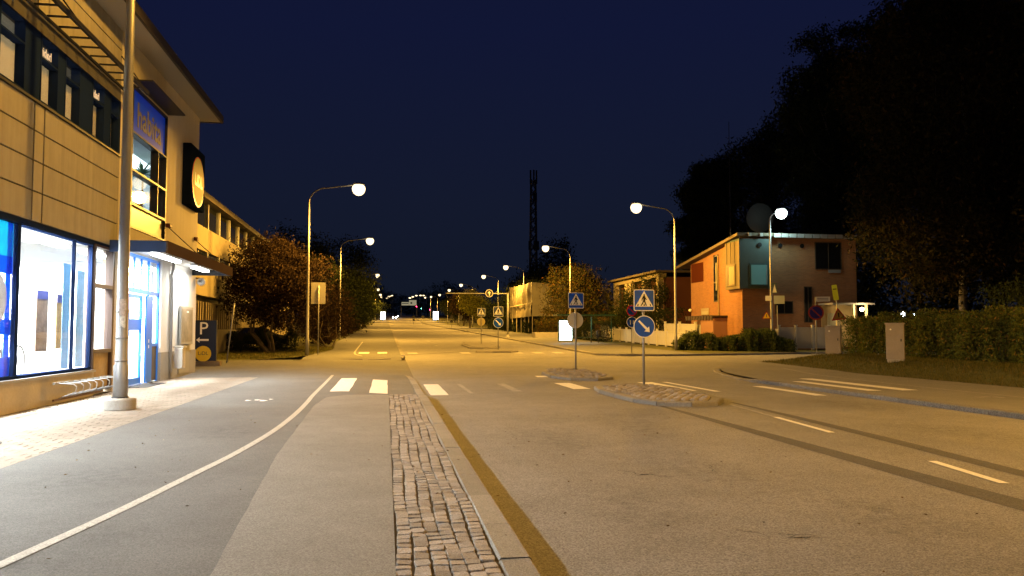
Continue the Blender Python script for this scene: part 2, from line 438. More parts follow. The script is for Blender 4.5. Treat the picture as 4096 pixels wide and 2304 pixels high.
# stone setts strip
sb = struct(sheet('sett_strip', SAND, steps(-2, 21, 1), .075, KX0 + .005, lambda x, y: -.016), 'strip of uneven stone setts along the kerb', 'sett strip')
def sett_geo(wx, ly, seed):
    r_ = random.Random(seed); V = []
    base = []
    for (cx, cy) in ((1, 1), (-1, 1), (-1, -1), (1, -1)):
        jx, jy = r_.uniform(-.007, .005), r_.uniform(-.008, .005)
        X, Y = cx * (wx / 2 + jx), cy * (ly / 2 + jy); cut = r_.uniform(.008, .018)
        if cx * cy > 0: base += [(X, Y - cy * cut), (X - cx * cut, Y)]
        else: base += [(X - cx * cut, Y), (X, Y - cy * cut)]
    n = len(base); tx, ty = r_.uniform(-.06, .06), r_.uniform(-.06, .06)
    for k, z in ((1.0, -.05), (1.0, -.010), (.972, -.001), (.92, .0025)):
        for (x, y) in base: V.append((x * k, y * k, z + (tx * x + ty * y if z > -.02 else 0) + (r_.uniform(-.002, .002) if z > -.02 else 0)))
    F = [(i * n + k, i * n + (k + 1) % n, (i + 1) * n + (k + 1) % n, (i + 1) * n + k) for i in range(3) for k in range(n)]
    F.append(tuple(3 * n + k for k in range(n)))
    return V, F
ncol = 6; cw = (KX0 - .08) / ncol
cells = []
for c in range(ncol):
    y = 3.6 + rnd.uniform(0, .1)
    while y < 20.9:
        ly = rnd.choice([.10, .115, .125, .14, .15, .165])
        cells.append((c, y + ly / 2, ly)); y += ly + .010
cells.sort(key=lambda q: q[1]); sc_cache = {}; rest = MB()
for i, (c, yc, ly) in enumerate(cells):
    wx = cw - .010 + rnd.uniform(-.006, .004)
    x = .08 + cw * (c + .5) + .012 * math.sin(yc * 2.1 + c) + rnd.uniform(-.003, .003); dz = rnd.uniform(-.005, .003)
    if i < 300:
        key = (ly, rnd.randrange(5))
        if key not in sc_cache:
            me = bpy.data.meshes.new('sett'); v_, f_ = sett_geo(cw - .010, ly, int(ly * 1000) * 7 + key[1]); me.from_pydata(v_, [], f_)
            me.materials.append(SETT); sc_cache[key] = me
        o = bpy.data.objects.new('sett', sc_cache[key]); col.objects.link(o); o.parent = sb
        o.location = (x, yc, dz); o.rotation_euler = (rnd.uniform(-.03, .03), rnd.uniform(-.03, .03), rnd.uniform(-.06, .06) + (math.pi if rnd.random() < .5 else 0))
    else:
        v_, f_ = sett_geo(wx, ly, i); a = rnd.uniform(-.06, .06)
        rest.add([(x + p[0] * math.cos(a) - p[1] * math.sin(a), yc + p[0] * math.sin(a) + p[1] * math.cos(a), p[2] + dz) for p in v_], f_)
o = rest.build('sett_field', SETTI, sb); o['kind'] = 'stuff'

# kerb stones: rounded long blocks following a line
def kerb_stone(parent, p0, p1, wd, z0, z1, zb, m=GRANITE):
    d = Vector((p1[0] - p0[0], p1[1] - p0[1])).normalized(); nrm = Vector((-d.y, d.x)) * wd / 2
    e = .018; V = []
    a = Vector(p0) + d * .006; b = Vector(p1) - d * .006
    j = rnd.uniform(-.006, .006)
    for q, z in ((a, z0), (b, z1)):
        for s_, zz in ((-1, zb), (-1, z - e), (-1 + 2 * e / wd, z), (1 - 2 * e / wd, z + j * .3), (1, z - e), (1, zb)):
            V.append((q.x + nrm.x * s_ + j * .4, q.y + nrm.y * s_, zz + j * (.5 if zz > zb else 0)))
    F = [(i, i + 6, (i + 1) % 6 + 6, (i + 1) % 6) for i in range(6)] + [(5, 4, 3, 2, 1, 0), (6, 7, 8, 9, 10, 11)]
    o = MB().add(V, F).build('kerb_stone', m, parent); return o
kl = holder('kerb', 'granite kerb between stone setts and carriageway', 'kerb')
y = 2.4
while y < 20.2:
    L = rnd.uniform(.9, 1.25); kerb_stone(kl, ((KX0 + KX1) / 2 + .004, y), ((KX0 + KX1) / 2 + .004, min(y + L, 20.6)), KX1 - KX0, .004, .004, -.25); y += L
kp = [(20.6, .91, .004), (21.6, .92, -.08), (25.2, .93, -.085), (29.2, .91, -.085), (30.2, .78, -.05), (31.2, .55, -.03), (32.2, .15, -.025), (32.5, -.5, -.02)]
for a, b in zip(kp[:-1], kp[1:]):
    n = max(1, int((b[0] - a[0]) / 1.0))
    for k in range(n):
        t0, t1 = k / n, (k + 1) / n
        kerb_stone(kl, (lerp(a[1], b[1], t0), lerp(a[0], b[0], t0)), (lerp(a[1], b[1], t1), lerp(a[0], b[0], t1)), .22, lerp(a[2], b[2], t0) + .006, lerp(a[2], b[2], t1) + .006, -.25)
kl2 = holder('kerb', 'granite kerb of the left footpath beyond the side street', 'kerb')
pts = [(-3.2, 41.7), (-1.2, 41.9), (.2, 42.5), (.75, 43.6), (.91, 45)]
for a, b in zip(pts[:-1], pts[1:]): kerb_stone(kl2, a, b, .22, zg(a[1]) - .06, zg(b[1]) - .02, -.2)
y = 45
while y < 120: kerb_stone(kl2, (.91, y), (.91, y + 1.5), .24, zg(y) + .002, zg(y + 1.5) + .002, zg(y) - .25); y += 1.5
struct(sheet('kerb', GRANITE, steps(120, 430, 10), .79, 1.03, lambda x, y: zg(y) + .003), 'distant pale kerb line up the hill', 'kerb')
kr = holder('kerb', 'rough grey granite kerb below the hedge side footpath', 'kerb')
y = 3.0; GRK = mat('granite_rough', (.19, .187, .182), .85, noise=((5, .2), (40, .3)), speck=(60, .4), vary=.15, bump=(30, 1.0))
while y < 25.4: kerb_stone(kr, (RK + .14, y), (RK + .14, y + 1.0), .28, .004, .004, -.25, GRK); y += 1.0
nz = [(12.44, 25.4), (12.62, 27.4), (12.9, 29.2), (13.3, 31), (13.8, 32.4), (14.5, 33.6), (15.4, 34.5), (16.6, 35.3), (18, 35.9), (19.6, 36.5)]
for a, b in zip(nz[:-1], nz[1:]): kerb_stone(kr, a, b, .26, zg(a[1]) + .0 - .06 * sm((a[1] - 25) / 2), zg(b[1]) - .06 * sm((b[1] - 25) / 2), -.25, GRANITE)
kr2 = holder('kerb', 'granite kerb of the bus stop side footpath', 'kerb')
for a, b in zip(far_e[:-2], far_e[1:-1]):
    n = max(1, int(math.hypot(b[0] - a[0], b[1] - a[1]) / 1.2))
    for k in range(n):
        p, q = [(lerp(a[0], b[0], (k + d) / n), lerp(a[1], b[1], (k + d) / n) + .1) for d in (0, 1)]; kerb_stone(kr2, p, q, .2, zg(p[1]) + .012, zg(q[1]) + .012, zg(p[1]) - .25)
y = 46.6
while y < 120: kerb_stone(kr2, (RK + .14, y), (RK + .14, y + 1.5), .28, zg(y) + .004, zg(y + 1.5) + .004, zg(y) - .25); y += 1.5
struct(sheet('kerb', GRANITE, steps(120.1, 430, 10), RK, RK + .28, lambda x, y: zg(y) + .003), 'distant pale kerb line beside the far trees', 'kerb')

# ---- painted markings (children of the surface they lie on)
def bars(parent, zf, lst, m=PAINT, dz=.004):
    for (x0, x1, y0, y1) in lst:
        n = 6; V = []; F = []
        for k in range(n + 1):
            for j in range(5):
                jx = rnd.uniform(-.012, .012); x_ = lerp(x0, x1, j / 4) + jx; y_ = lerp(y0, y1, k / n) + rnd.uniform(-.015, .015)
                V.append((x_, y_, zf(x_, y_) + dz))
        for k in range(n):
            for j in range(4): F.append((k * 5 + j, k * 5 + j + 1, (k + 1) * 5 + j + 1, (k + 1) * 5 + j))
        MB().add(V, F).build('crossing_bar', m, parent)
bars(wl, lwalk_z, [(-1.50, -.98, 22.2, 28.4), (-.44, .05, 21.9, 28.0)], dz=.006)
bars(main_road, road_z, [(1.2, 1.68, 21.9, 26.6), (5.55, 6.08, 23.6, 27.9), (1.22, 1.76, 27.8, 28.9), (5.58, 6.1, 29.2, 30.2)])
bars(main_road, road_z, [(3.62, 3.88, 22.9, 27.5), (2.30, 2.42, 22.4, 26.7)], PAINTWORN)
bars(main_road, road_z, [(8.42, 8.95, 22.4, 26.8), (9.3, 9.5, 22.0, 26.8), (8.55, 9.15, 28.5, 29.1), (9.55, 10.1, 27, 27.5), (11.4, 11.75, 20.2, 24.0)])
rwalk = [o for o in bpy.data.objects if o.name.startswith('footpath') and 'hedge' in o['label']][0]
bars(rwalk, walk_z, [(12.95, 13.35, 20.2, 24.4), (13.95, 14.45, 20.2, 25.8)], dz=.005)
bars(main_road, road_z, [(1.3, 1.9, 49.2, 51.2), (4.6, 5.2, 49.5, 51.6), (7.9, 8.5, 49.4, 51), (9.2, 9.8, 49.4, 51), (10.5, 11.1, 49.4, 51)], mat('dull_paint', (.42, .41, .39), .8, noise=((5, .2), (30, .2))))
wl2 = [o for o in bpy.data.objects if o.name.startswith('footpath') and 'far side' in o['label']][0]
bars(wl2, lambda x, y: zg(y), [(-1.6, -1.0, 47.6, 49.4), (-.5, .05, 47.6, 49.4)])
line = [(-3.1, 3), (-2.83, 4.6), (-2.61, 6.06), (-2.36, 7.67), (-2.12, 9.67), (-1.95, 11.16), (-1.79, 13.5), (-1.74, 16.2), (-1.77, 19), (-1.82, 21), (-1.88, 26), (-1.95, 30.6)]
from itertools import chain
def smooth_pts(p, n=6):
    ys = [q[1] for q in p]; xs_ = [q[0] for q in p]; out = []
    for i in range(len(p) - 1):
        p0 = p[max(i - 1, 0)]; p1 = p[i]; p2 = p[i + 1]; p3 = p[min(i + 2, len(p) - 1)]
        for k in range(n):
            t = k / n
            out.append(tuple(.5 * (2 * p1[a] + (p2[a] - p0[a]) * t + (2 * p0[a] - 5 * p1[a] + 4 * p2[a] - p3[a]) * t * t + (3 * p1[a] - p0[a] - 3 * p2[a] + p3[a]) * t ** 3) for a in (0, 1)))
    out.append(p[-1]); return out
LINEP = mat('line_paint', (.40, .385, .35), .75, noise=((6, .14), (50, .2)), speck=(90, .25))
ribbon('painted_line', LINEP, smooth_pts(line), .105, lwalk_z, .005, wl)
ribbon('painted_line', LINEP, smooth_pts([(-1.3, 44.5), (-1.75, 47), (-1.9, 52), (-2, 70)]), .1, lambda x, y: zg(y), .005, wl2)
ribbon('painted_line', PAINTWORN, smooth_pts([(15.4, 6), (15.4, 17.6), (15.4, 21.7), (15.9, 28), (16.6, 32)]), .1, walk_z, .005, rwalk)
for a, b in (((6.55, 5.8), (6.68, 7.0)), ((6.9, 8.2), (7.14, 9.75)), ((7.48, 12.75), (7.72, 15.2))):
    ribbon('painted_line', PAINT, [a, b], .12, road_z, .008, main_road)
ribbon('painted_line', PAINTWORN, [(7.72, 15.2), (8.0, 18)], .10, road_z, .008, main_road)
for y0 in range(62, 200, 12): ribbon('painted_line', PAINTWORN, [(3.9, y0), (3.9, y0 + 3)], .14, road_z, .006, main_road)
for y0 in range(62, 200, 12): ribbon('painted_line', PAINTWORN, [(10.0, y0), (10.0, y0 + 3)], .14, road_z, .006, main_road)
# worn cycle symbol on the cycle path and on the hedge side path
for par, ox, oy, s_ in ((wl, -3.0, 19.6, .8), (rwalk, 14.6, 17.8, 1.0)):
    for dx, dy, ww, hh in ((-.25, 0, .16, .25), (.0, .1, .2, .2), (.2, -.1, .22, .3), (.36, .25, .1, .2)):
        ribbon('worn_symbol', PAINT if par is wl else PAINTWORN, [(ox + dx * s_, oy + dy - hh / 2), (ox + dx * s_ + .04, oy + dy), (ox + dx * s_ - .03, oy + dy + hh / 2)], [ww * .6 * s_, ww * s_, ww * .4 * s_], walk_z, .005, par)
# tar strips of old joints, cracks
ribbon('tar_strip', PATCH, [(6.2, -5), (6.22, 8), (6.25, 12), (6.28, 18.4)], [.42, .40, .34, .10], road_z, .0035, main_road, 1)
ribbon('tar_strip', PATCH, [(7.4, -5), (7.55, 8.2), (7.9, 12), (8.15, 15.5), (8.3, 18.6)], [.34, .30, .30, .22, .10], road_z, .0035, main_road)
def crack(p, n, ln, ang, wd):
    x, y = p; P = []
    for k in range(n):
        P.append((x, y)); a = ang + rnd.uniform(-.9, .9); x += math.cos(a) * ln / n; y += math.sin(a) * ln / n
    ribbon('crack', CRACK, P, [wd * rnd.uniform(.2, 1.2) * math.sin(math.pi * (k + .5) / n) + .003 for k in range(n)], road_z, .004, main_road)
crack((2.95, 9.35), 12, .32, .05, .055); crack((2.85, 9.75), 8, .5, -1.1, .012); crack((3.15, 9.3), 9, .3, -.4, .02)
crack((3.3, 6.35), 12, .38, -.25, .03); crack((3.0, 6.7), 8, .45, -.6, .012); crack((3.2, 6.5), 10, .5, -.5, .014)
crack((4.0, 9.4), 8, .9, 1.3, .008); crack((2.2, 12.5), 8, 1.2, 1.4, .01)
# joint across the junction, dark asphalt change lines at the side street
ribbon('tar_strip', PATCH, [(-4.5, 41.1), (-2, 42.4), (.9, 44.7)], .25, lambda x, y: lside_z(x, y) + .01 if y < 41.6 else zg(y) - .05, .006, main_road)
ribbon('tar_strip', PATCH, [(1.05, 47.9), (3.5, 50.5), (6, 53.5)], [.35, .35, .2], road_z, .0035, main_road)

# ------------------------------------------------------------------ traffic islands
def island(label, outline, stones=True, seed=1):
    r_ = random.Random(seed)
    yc = sum(p[1] for p in outline) / len(outline); outline = [(p[0], p[1] - yc) for p in outline]
    t = thing('traffic_island', label, 'traffic island', (0, yc, zg(yc))); t.rotation_euler.x = math.atan2(zg(yc + 1) - zg(yc - 1), 2)
    n = len(outline); cx = sum(p[0] for p in outline) / n; cy = sum(p[1] for p in outline) / n
    inner = [(cx + (p[0] - cx) * .8, cy + (p[1] - cy) * .9) for p in outline]
    MB().add([(p[0], p[1], -.03) for p in inner], [tuple(range(n))]).build('bed', SAND, t)
    for i in range(n):
        a, b = outline[i], outline[(i + 1) % n]; ai, bi = inner[i], inner[(i + 1) % n]
        h1 = r_.uniform(-.01, .012); h2 = r_.uniform(-.01, .012); e = .025
        g = .012
        def L_(p, q, s_): return (lerp(p[0], q[0], s_), lerp(p[1], q[1], s_))
        A, B = L_(a, b, g), L_(a, b, 1 - g); Ai, Bi = L_(ai, bi, g), L_(ai, bi, 1 - g)
        Ae, Be = L_(A, Ai, .15), L_(B, Bi, .15)
        V_ = [(*A, -.13), (*B, -.13), (*Bi, -.13), (*Ai, -.13), (*A, h1 - e), (*B, h2 - e), (*Ae, h1), (*Be, h2), (*Bi, h2), (*Ai, h1)]
        F_ = [(0, 1, 5, 4), (4, 5, 7, 6), (6, 7, 8, 9), (3, 9, 8, 2), (0, 4, 6, 9, 3), (1, 2, 8, 7, 5)]
        MB().add(V_, F_).build('kerb_stone', GRANITE, t)
    if not stones:
        MB().add([(p[0], p[1], .012) for p in inner], [tuple(range(n))]).build('paving', GRANITE, t); return t
    # cobbles in the bed
    xs_ = [p[0] for p in inner]; ys_ = [p[1] for p in inner]
    def inside(x, y):
        c = False; j = n - 1
        for i in range(n):
            xi, yi = inner[i]; xj, yj = inner[j]
            if (yi > y) != (yj > y) and x < (xj - xi) * (y - yi) / (yj - yi) + xi: c = not c
            j = i
        return c
    y = min(ys_)
    row = 0
    while y < max(ys_):
        x = min(xs_) + (row % 2) * .11
        while x < max(xs_):
            if inside(x, y):
                V_ = []; F_ = []; s1, s2, hh = r_.uniform(.085, .12), r_.uniform(.085, .125), r_.uniform(.015, .05); nn = 7
                for k, z in ((1, -.04), (.95, hh * .5), (.6, hh)):
                    for q in range(nn):
                        a = 2 * math.pi * q / nn; V_.append((x + s1 * k * math.cos(a) * r_.uniform(.88, 1.1), y + s2 * k * math.sin(a) * r_.uniform(.88, 1.1), z))
                F_ = [(i * nn + q, i * nn + (q + 1) % nn, (i + 1) * nn + (q + 1) % nn, (i + 1) * nn + q) for i in range(2) for q in range(nn)] + [tuple(2 * nn + q for q in range(nn))]
                MB().add(V_, F_).build('cobble', SETT, t, smooth=True)
            x += .225
        y += .21; row += 1
    return t
island('cobbled traffic island carrying the blue keep right arrow sign', [(5.95, 19.0), (6.2, 18.0), (6.9, 17.6), (7.6, 17.75), (8.1, 18.6), (8.25, 20), (8.3, 22), (8.15, 23.4), (7.7, 23.9), (6.8, 23.95), (6.1, 23.3), (5.9, 22), (5.9, 20.5)], True, seed=3)
island('smaller cobbled island behind the crossing with a blank disc sign', [(5.95, 29.0), (6.4, 27.6), (7.3, 27.3), (8.0, 27.9), (8.25, 29.2), (8.2, 31), (7.95, 32.6), (7.3, 33.1), (6.5, 32.8), (6.05, 31.2)], True, seed=5)
island('low stone island at the far crossing with an arrow sign', [(5.6, 50.8), (6.6, 50.2), (7.8, 50.4), (8.4, 51.2), (8.0, 52.2), (6.6, 52.4), (5.7, 51.8)], False, seed=6)
island('long far median island behind the second crossing', [(5.9, 57.5), (6.8, 56.6), (7.8, 57), (8.3, 59), (8.4, 64), (8.2, 69), (7.4, 70), (6.5, 69), (5.9, 64)], False, seed=8)

# ------------------------------------------------------------------ street lamps
BULB = emit_mat('sodium_bowl', (1.0, .76, .42), 2.4)
BULBW = emit_mat('led_bowl', (.80, 1.0, .95), 12.0)
def spot(parent, loc, power, color, size=180, blend=.1, radius=.3):
    L = bpy.data.lights.new('lamp_light', 'SPOT'); L.energy = power; L.color = color
    L.spot_size = R(size); L.spot_blend = blend; L.shadow_soft_size = radius
    o = bpy.data.objects.new('lamp_light', L); col.objects.link(o); o.parent = parent; o.location = loc
    return o
def street_lamp(label, x, y, h, arm, power, color=SODIUM, bulb=BULB, r0=.085, group='street lamps along the road', z=None, bowl=.33, cone=180):
    return _lamp(label, x, y, h, arm, power, color, bulb, r0, group, z, bowl, cone)
def _lamp(label, x, y, h, arm, power, color=SODIUM, bulb=BULB, r0=.085, group='street lamps along the road', z=None, bowl=.33, cone=180):
    """arm: signed reach along x"""
    t = thing('street_lamp', label, 'street lamp', (x, y, zg(y) if z is None else z), 0, group)
    s_ = 1 if arm > 0 else -1; a = abs(arm); rad = min(.9, a * .6)
    MB().tube([(0, 0, 0), (0, 0, .9), (0, 0, .95), (0, 0, h * .55), (0, 0, h - rad)], [r0 * 1.25, r0 * 1.25, r0, r0 * .8, r0 * .6], 12).build('pole', GALV, t, True)
    P = [(0, 0, h - rad)]
    for k in range(1, 9):
        q = math.pi / 2 * k / 8; P.append((s_ * rad * (1 - math.cos(q)), 0, h - rad + rad * math.sin(q)))
    P.append((s_ * (a - .1), 0, h + .24))
    MB().tube(P, [r0 * .6] + [r0 * .5] * (len(P) - 2) + [r0 * .42], 10).build('arm', GALV, t, True)
    hx = s_ * a
    M = Matrix.Diagonal((1.5, .8, 1, 1))
    MB().lathe([(.001, .12), (.10, .11), (.2, .06), (.23, .0), (.22, -.03)], (hx, 0, h + .26), 16, M).build('lamp_housing', GREYP, t, True)
    M2 = Matrix.Diagonal((1.12, 1.0, 1, 1))
    MB().lathe([(.72 * bowl, .20), (.93 * bowl, .11), (bowl, .0), (bowl * .95, -.13), (bowl * .76, -.27), (bowl * .42, -.37), (.001, -.41)], (hx, 0, h + .02), 18, M2).build('lamp_bowl', bulb, t, True)
    if power: spot(t, (hx, 0, h - .78), power, color, cone)
    return t
PW = 10200
# tall post beside the shop front with its concrete collar and pasted notes
l0 = street_lamp('tall galvanised lamp post in a concrete collar on the shop paving', -5.42, 17.75, 13.0, 4.2, 2600, group=None, z=0, r0=.118, cone=150)
MB().lathe([(.30, 0), (.31, .02), (.31, .20), (.29, .235), (.17, .24)], (0, 0, 0), 28).build('concrete_collar', CONC, l0, False)
MB().lathe([(.165, .2), (.165, .26), (.145, .27)], (0, 0, 0), 20).build('pole_sleeve', DARKM, l0, True)
for z0, z1, a0, a1, c in ((1.92, 2.28, -105, -40, (.5, .42, .36)), (1.70, 1.92, -95, -45, (.6, .58, .52))):
    V = []; n = 6
    for k in range(n + 1):
        a = R(lerp(a0, a1, k / n)); rr = .128
        V += [(rr * math.cos(a), rr * math.sin(a), z0 + .02 * math.sin(k)), (rr * math.cos(a), rr * math.sin(a), z1)]
    MB().add(V, [(2 * k, 2 * k + 2, 2 * k + 3, 2 * k + 1) for k in range(n)]).build('pasted_notice', mat('paper%g' % z0, c, .8, noise=((14, .5), (40, .3))), l0)
for z in (1.45, .98, 2.0): MB().lathe([(.115, z), (.124, z + .01), (.124, z + .05), (.115, z + .06)], (0, 0, 0), 20).build('clamp_band', GALV, l0, True)
street_lamp('first sodium lamp on the left beyond the side street, beside the red-leaved tree', -4.3, 45.5, 9.3, 2.7, PW)
street_lamp('second sodium lamp on the left before the dark trees', -4.3, 76.5, 9.3, 2.7, PW)
street_lamp('third sodium lamp on the left, half hidden by roadside trees', -4.3, 140, 9.3, 2.7, PW)
street_lamp('farthest sodium lamp on the left above the far footpath', -4.4, 210, 9.3, 2.2, PW)
ords = ['nearest sodium lamp on the right, standing before the brick house', 'second sodium lamp on the right, above the bus shelter', 'third sodium lamp on the right, in front of the sheeted scaffold', 'fourth sodium lamp on the right, above the small gantry sign', 'fifth sodium lamp on the right, over the gantry arm', 'sixth sodium lamp on the right, over the yellow leaved tree', 'seventh sodium lamp on the right, lowest before the far junction']
for lb, (x, y) in zip(ords, [(18.6, 50.1), (18.8, 81.3), (19.4, 113.4), (19.4, 140), (18.9, 178), (18.9, 212), (19.3, 257)]):
    street_lamp(lb, x, y, 9.3, -2.6, PW * (.8 if y < 60 else 1 if y < 150 else 1.5))
for lb, x, y, a_ in (('far left lamp under the crest trees', -4.4, 262, 2.4), ('last left lamp before the crest', -4.4, 318, 2.4), ('far right lamp beyond the seventh', 18.9, 303, -2.4), ('last right lamp before the crest', 18.9, 350, -2.4)): street_lamp(lb, x, y, 9.3, a_, PW * 1.7)
# the next lamp of the row, standing beside the viewer
street_lamp('sodium lamp of the hedge side row nearest the viewer', 18.9, 6.0, 9.3, -2.6, 9000, cone=158)
street_lamp('cold white lamp on a short arm above the dark shrubs', 24.45, 48.5, 9.0, .8, 200, (.60, 1.0, .98), BULBW, group=None, z=.3, cone=165)
# far lamps on the hill crest
k = 0
for lb, x, y, z in (('far hilltop lamp left of the headlights', .2, 455, 20.5), ('far hilltop lamp second from the left', 1.2, 470, 22.0), ('far hilltop lamp third from the left', 2.2, 490, 23.2), ('far hilltop lamp above the headlights', 3.2, 505, 24.2), ('far hilltop lamp over the direction board', 12.5, 455, 20.7), ('far hilltop lamp nearer the board post', 14.6, 470, 22.0), ('far hilltop lamp behind the red signal', 17.4, 490, 23.6), ('far hilltop lamp right of the red signal', 20.3, 500, 24.2), ('rightmost far hilltop lamp', 22.6, 510, 24.6)):
    zb = zg(y); street_lamp(lb, x + (2 if x < 8 else 2.4), y, z - zb, -2, 0, group='lamps on the far hilltop', bowl=.62)

# ------------------------------------------------------------------ traffic signs
def sign_M(x, y, z): return frame_M((x, y, z), (1, 0, 0), (0, 0, 1))     # w axis = -y, towards the viewer
def back_offset(M, d): return M @ Matrix.Translation((0, 0, d))
def ped_panel(t, z, s=.64, y=-.07, m_blue=SIGNB):
    M = sign_M(0, y, z)
    p = MB().prism(roundrect(s, s, .05), M, .012).build('crossing_panel', SIGNW, t)
    MB().prism(roundrect(s - .045, s - .045, .035), back_offset(M, .013), .003).build('blue_field', m_blue, p)
    h = s * .46
    MB().prism([(-s * .43, -s * .30), (s * .43, -s * .30), (0, s * .44)], back_offset(M, .017), .003).build('white_triangle', SIGNW, p)
    b = MB(); Mk = back_offset(M, .0215); k = s / .64
    def pl(pts): b.prism([(u * k, v * k) for u, v in pts], Mk, .003)
    pl(circle(.024, 12, 0, .155))
    pl([(-.03, .125), (.02, .13), (.05, .06), (.085, .02), (.07, .005), (.035, .035), (.028, -.02), (.06, -.10), (.085, -.165), (.055, -.17), (.025, -.10), (-.005, -.045), (-.04, -.11), (-.085, -.17), (-.115, -.165), (-.07, -.095), (-.03, -.01), (-.028, .06), (-.05, .03), (-.062, -.02), (-.082, -.015), (-.07, .045)])
    for u in (-.185, 0, .185): pl([(u - .02 + (.02 if u > 0 else -.02 if u < 0 else 0), -.175), (u + .02 + (.02 if u > 0 else -.02 if u < 0 else 0), -.175), (u + .012, -.115), (u - .012, -.115)])
    b.build('walking_figure', SIGNK, p)
    MB().box(-.07, .07, y + .012, y + .05, z - s / 2 - .01, z - s / 2 + .09).build('bracket', GALV, t)
    return p
def arrow_panel(t, z, d=.66, y=-.07):
    M = sign_M(0, y, z)
    p = MB().prism(circle(d / 2, 36), M, .012).build('arrow_disc', SIGNW, t)
    MB().prism(circle(d / 2 - .022, 36), back_offset(M, .013), .003).build('blue_field', SIGNB, p)
    b = MB(); A = R(-45); k = d / .66
    pts = [(-.245, -.028), (.10, -.035), (.10, -.105), (.235, 0), (.10, .105), (.10, .035), (-.245, .028)]
    b.prism([(k * (u * math.cos(A) - v * math.sin(A)), k * (u * math.sin(A) + v * math.cos(A))) for u, v in pts], back_offset(M, .017), .003)
    b.build('white_arrow', SIGNW, p); return p
def blank_disc(t, z, d=.66, y=.07, m=None):
    M = sign_M(0, y + .012, z)
    p = MB().prism(circle(d / 2, 36), M, .012).build('disc_back', m or mat('sign_back', (.50, .48, .42), .55), t)
    MB().box(-.03, .03, y - .05, y, z - .2, z - .16).build('bracket', GALV, t)
    return p
def post(t, h, r_=.03, m=GALV, lean=0): return MB().tube([(0, 0, -.05), (0, 0, h * .5), (lean, 0, h)], r_, 10).build('post', m, t, True)
def sign_post(label, x, y, z=None, h=3.0, group=None, r_=.03, name='traffic_sign', rz=0):
    t = thing(name, label, 'traffic sign', (x, y, zg(y) if z is None else z), rz, group); post(t, h, r_); return t
t = sign_post('blue pedestrian crossing sign over a keep right arrow on the near island', 7.62, 23.25, 0, 2.85, r_=.038); ped_panel(t, 2.48 + .07); arrow_panel(t, 1.76)
t = sign_post('blue pedestrian crossing sign over a blank disc on the second island', 7.57, 31.8, .05, 3.0, r_=.036); ped_panel(t, 2.82); blank_disc(t, 2.02)
t = sign_post('faded crossing sign over an arrow disc at the far crossing', 7.13, 51.5, None, 3.1); ped_panel(t, 2.5, m_blue=mat('faded_blue', (.05, .07, .14), .5)); arrow_panel(t, 1.78)
t = sign_post('faded crossing sign over a yellowish blank disc on the far median', 7.55, 64.5, None, 3.0); ped_panel(t, 2.55, m_blue=mat('faded_blue', (.05, .07, .14), .5)); blank_disc(t, 1.78, m=mat('disc_ochre', (.42, .36, .16), .6))
# signs behind the near sign, at the side of the bus stop footpath
t = sign_post('no parking disc above a blue cycle path disc before the fence', 13.4, 39.6, None, 2.9); t.location = (14.6, 46.8, zg(46.8))
def ring_disc(t, z, d, face, rim, y=-.06, slash=False):
    M = sign_M(0, y, z); p = MB().prism(circle(d / 2, 30), M, .012).build('disc', rim, t)
    MB().prism(circle(d / 2 * .80, 30), back_offset(M, .013), .003).build('disc_face', face, p)
    if slash: MB().prism([(-d * .3, d * .24), (-d * .24, d * .3), (d * .3, -d * .24), (d * .24, -d * .3)], back_offset(M, .017), .003).build('slash', rim, p)
    return p
ring_disc(t, 2.55, .66, SIGNB, SIGNR, slash=True)
M = sign_M(0, -.06, 1.86); p = MB().prism(circle(.33, 30), M, .012).build('disc', SIGNW, t); MB().prism(circle(.30, 30), back_offset(M, .013), .003).build('disc_face', SIGNB, p)
MB().prism([(-.12, -.15), (-.08, -.15), (-.06, .12), (-.14, .12)], back_offset(M, .017), .003).build('pictogram', SIGNW, p); MB().prism(roundrect(.10, .24, .045), sign_M(.1, -.077, 1.86), .003).build('pictogram', SIGNW, p)
# no parking sign and street name plate at the side street
t = sign_post('no parking disc under a street name plate at the side street', 22.7, 40, .28, 3.2, r_=.03, rz=R(-25)); ring_disc(t, 2.35, .80, mat('noparking_blue', (.025, .015, .15), .6), mat('dull_red', (.25, .03, .02), .6), slash=True)
box('name_plate', SIGNW, t, 0.0, .72, -.03, 0, 2.95, 3.2); [MB().box(.08, .64, -.034, -.031, z, z + .05).build('worn_print', mat('lettering_grey', (.25, .25, .25), .6), t) for z in (3.0, 3.09)]
# yellow plate on a leaning post with a triangle warning sign
t = thing('traffic_sign', 'lime yellow plate on a leaning post by the porch', 'traffic sign', (26.75, 44.0, .22)); t.rotation_euler = (0, R(-7), R(-28))
MB().tube([(0, 0, 0), (0, 0, 4.0)], .03, 8).build('post', GALV, t, True)
LIME = mat('lime_yellow', (.62, .72, .05), .5); MB().prism(roundrect(.30, .92, .05), sign_M(0, -.05, 3.75), .015).build('yellow_plate', LIME, t)
MB().prism([(-.1, -.02), (.1, -.03), (.1, .02), (-.1, .03)], sign_M(0, -.067, 3.95), .003).build('dark_print', SIGNK, t)
def triangle(t, z, s, rim, face, y=-.06):
    M = sign_M(0, y, z); p = MB().prism([(-s / 2, -s * .29), (s / 2, -s * .29), (0, s * .58)], M, .012).build('triangle', rim, t)
    q = .70; MB().prism([(-s / 2 * q, -s * .29 * q), (s / 2 * q, -s * .29 * q), (0, s * .58 * q)], back_offset(M, .013), .003).build('triangle_face', face, p)
    MB().prism([(-.03 * s, -.1 * s), (.03 * s, -.1 * s), (.04 * s, .2 * s), (-.04 * s, .2 * s)], back_offset(M, .017), .003).build('exclamation', SIGNK, p); return p
triangle(t, 2.35, .85, mat('dull_red', (.25, .03, .02), .6), mat('dull_yellow', (.20, .13, .03), .6))
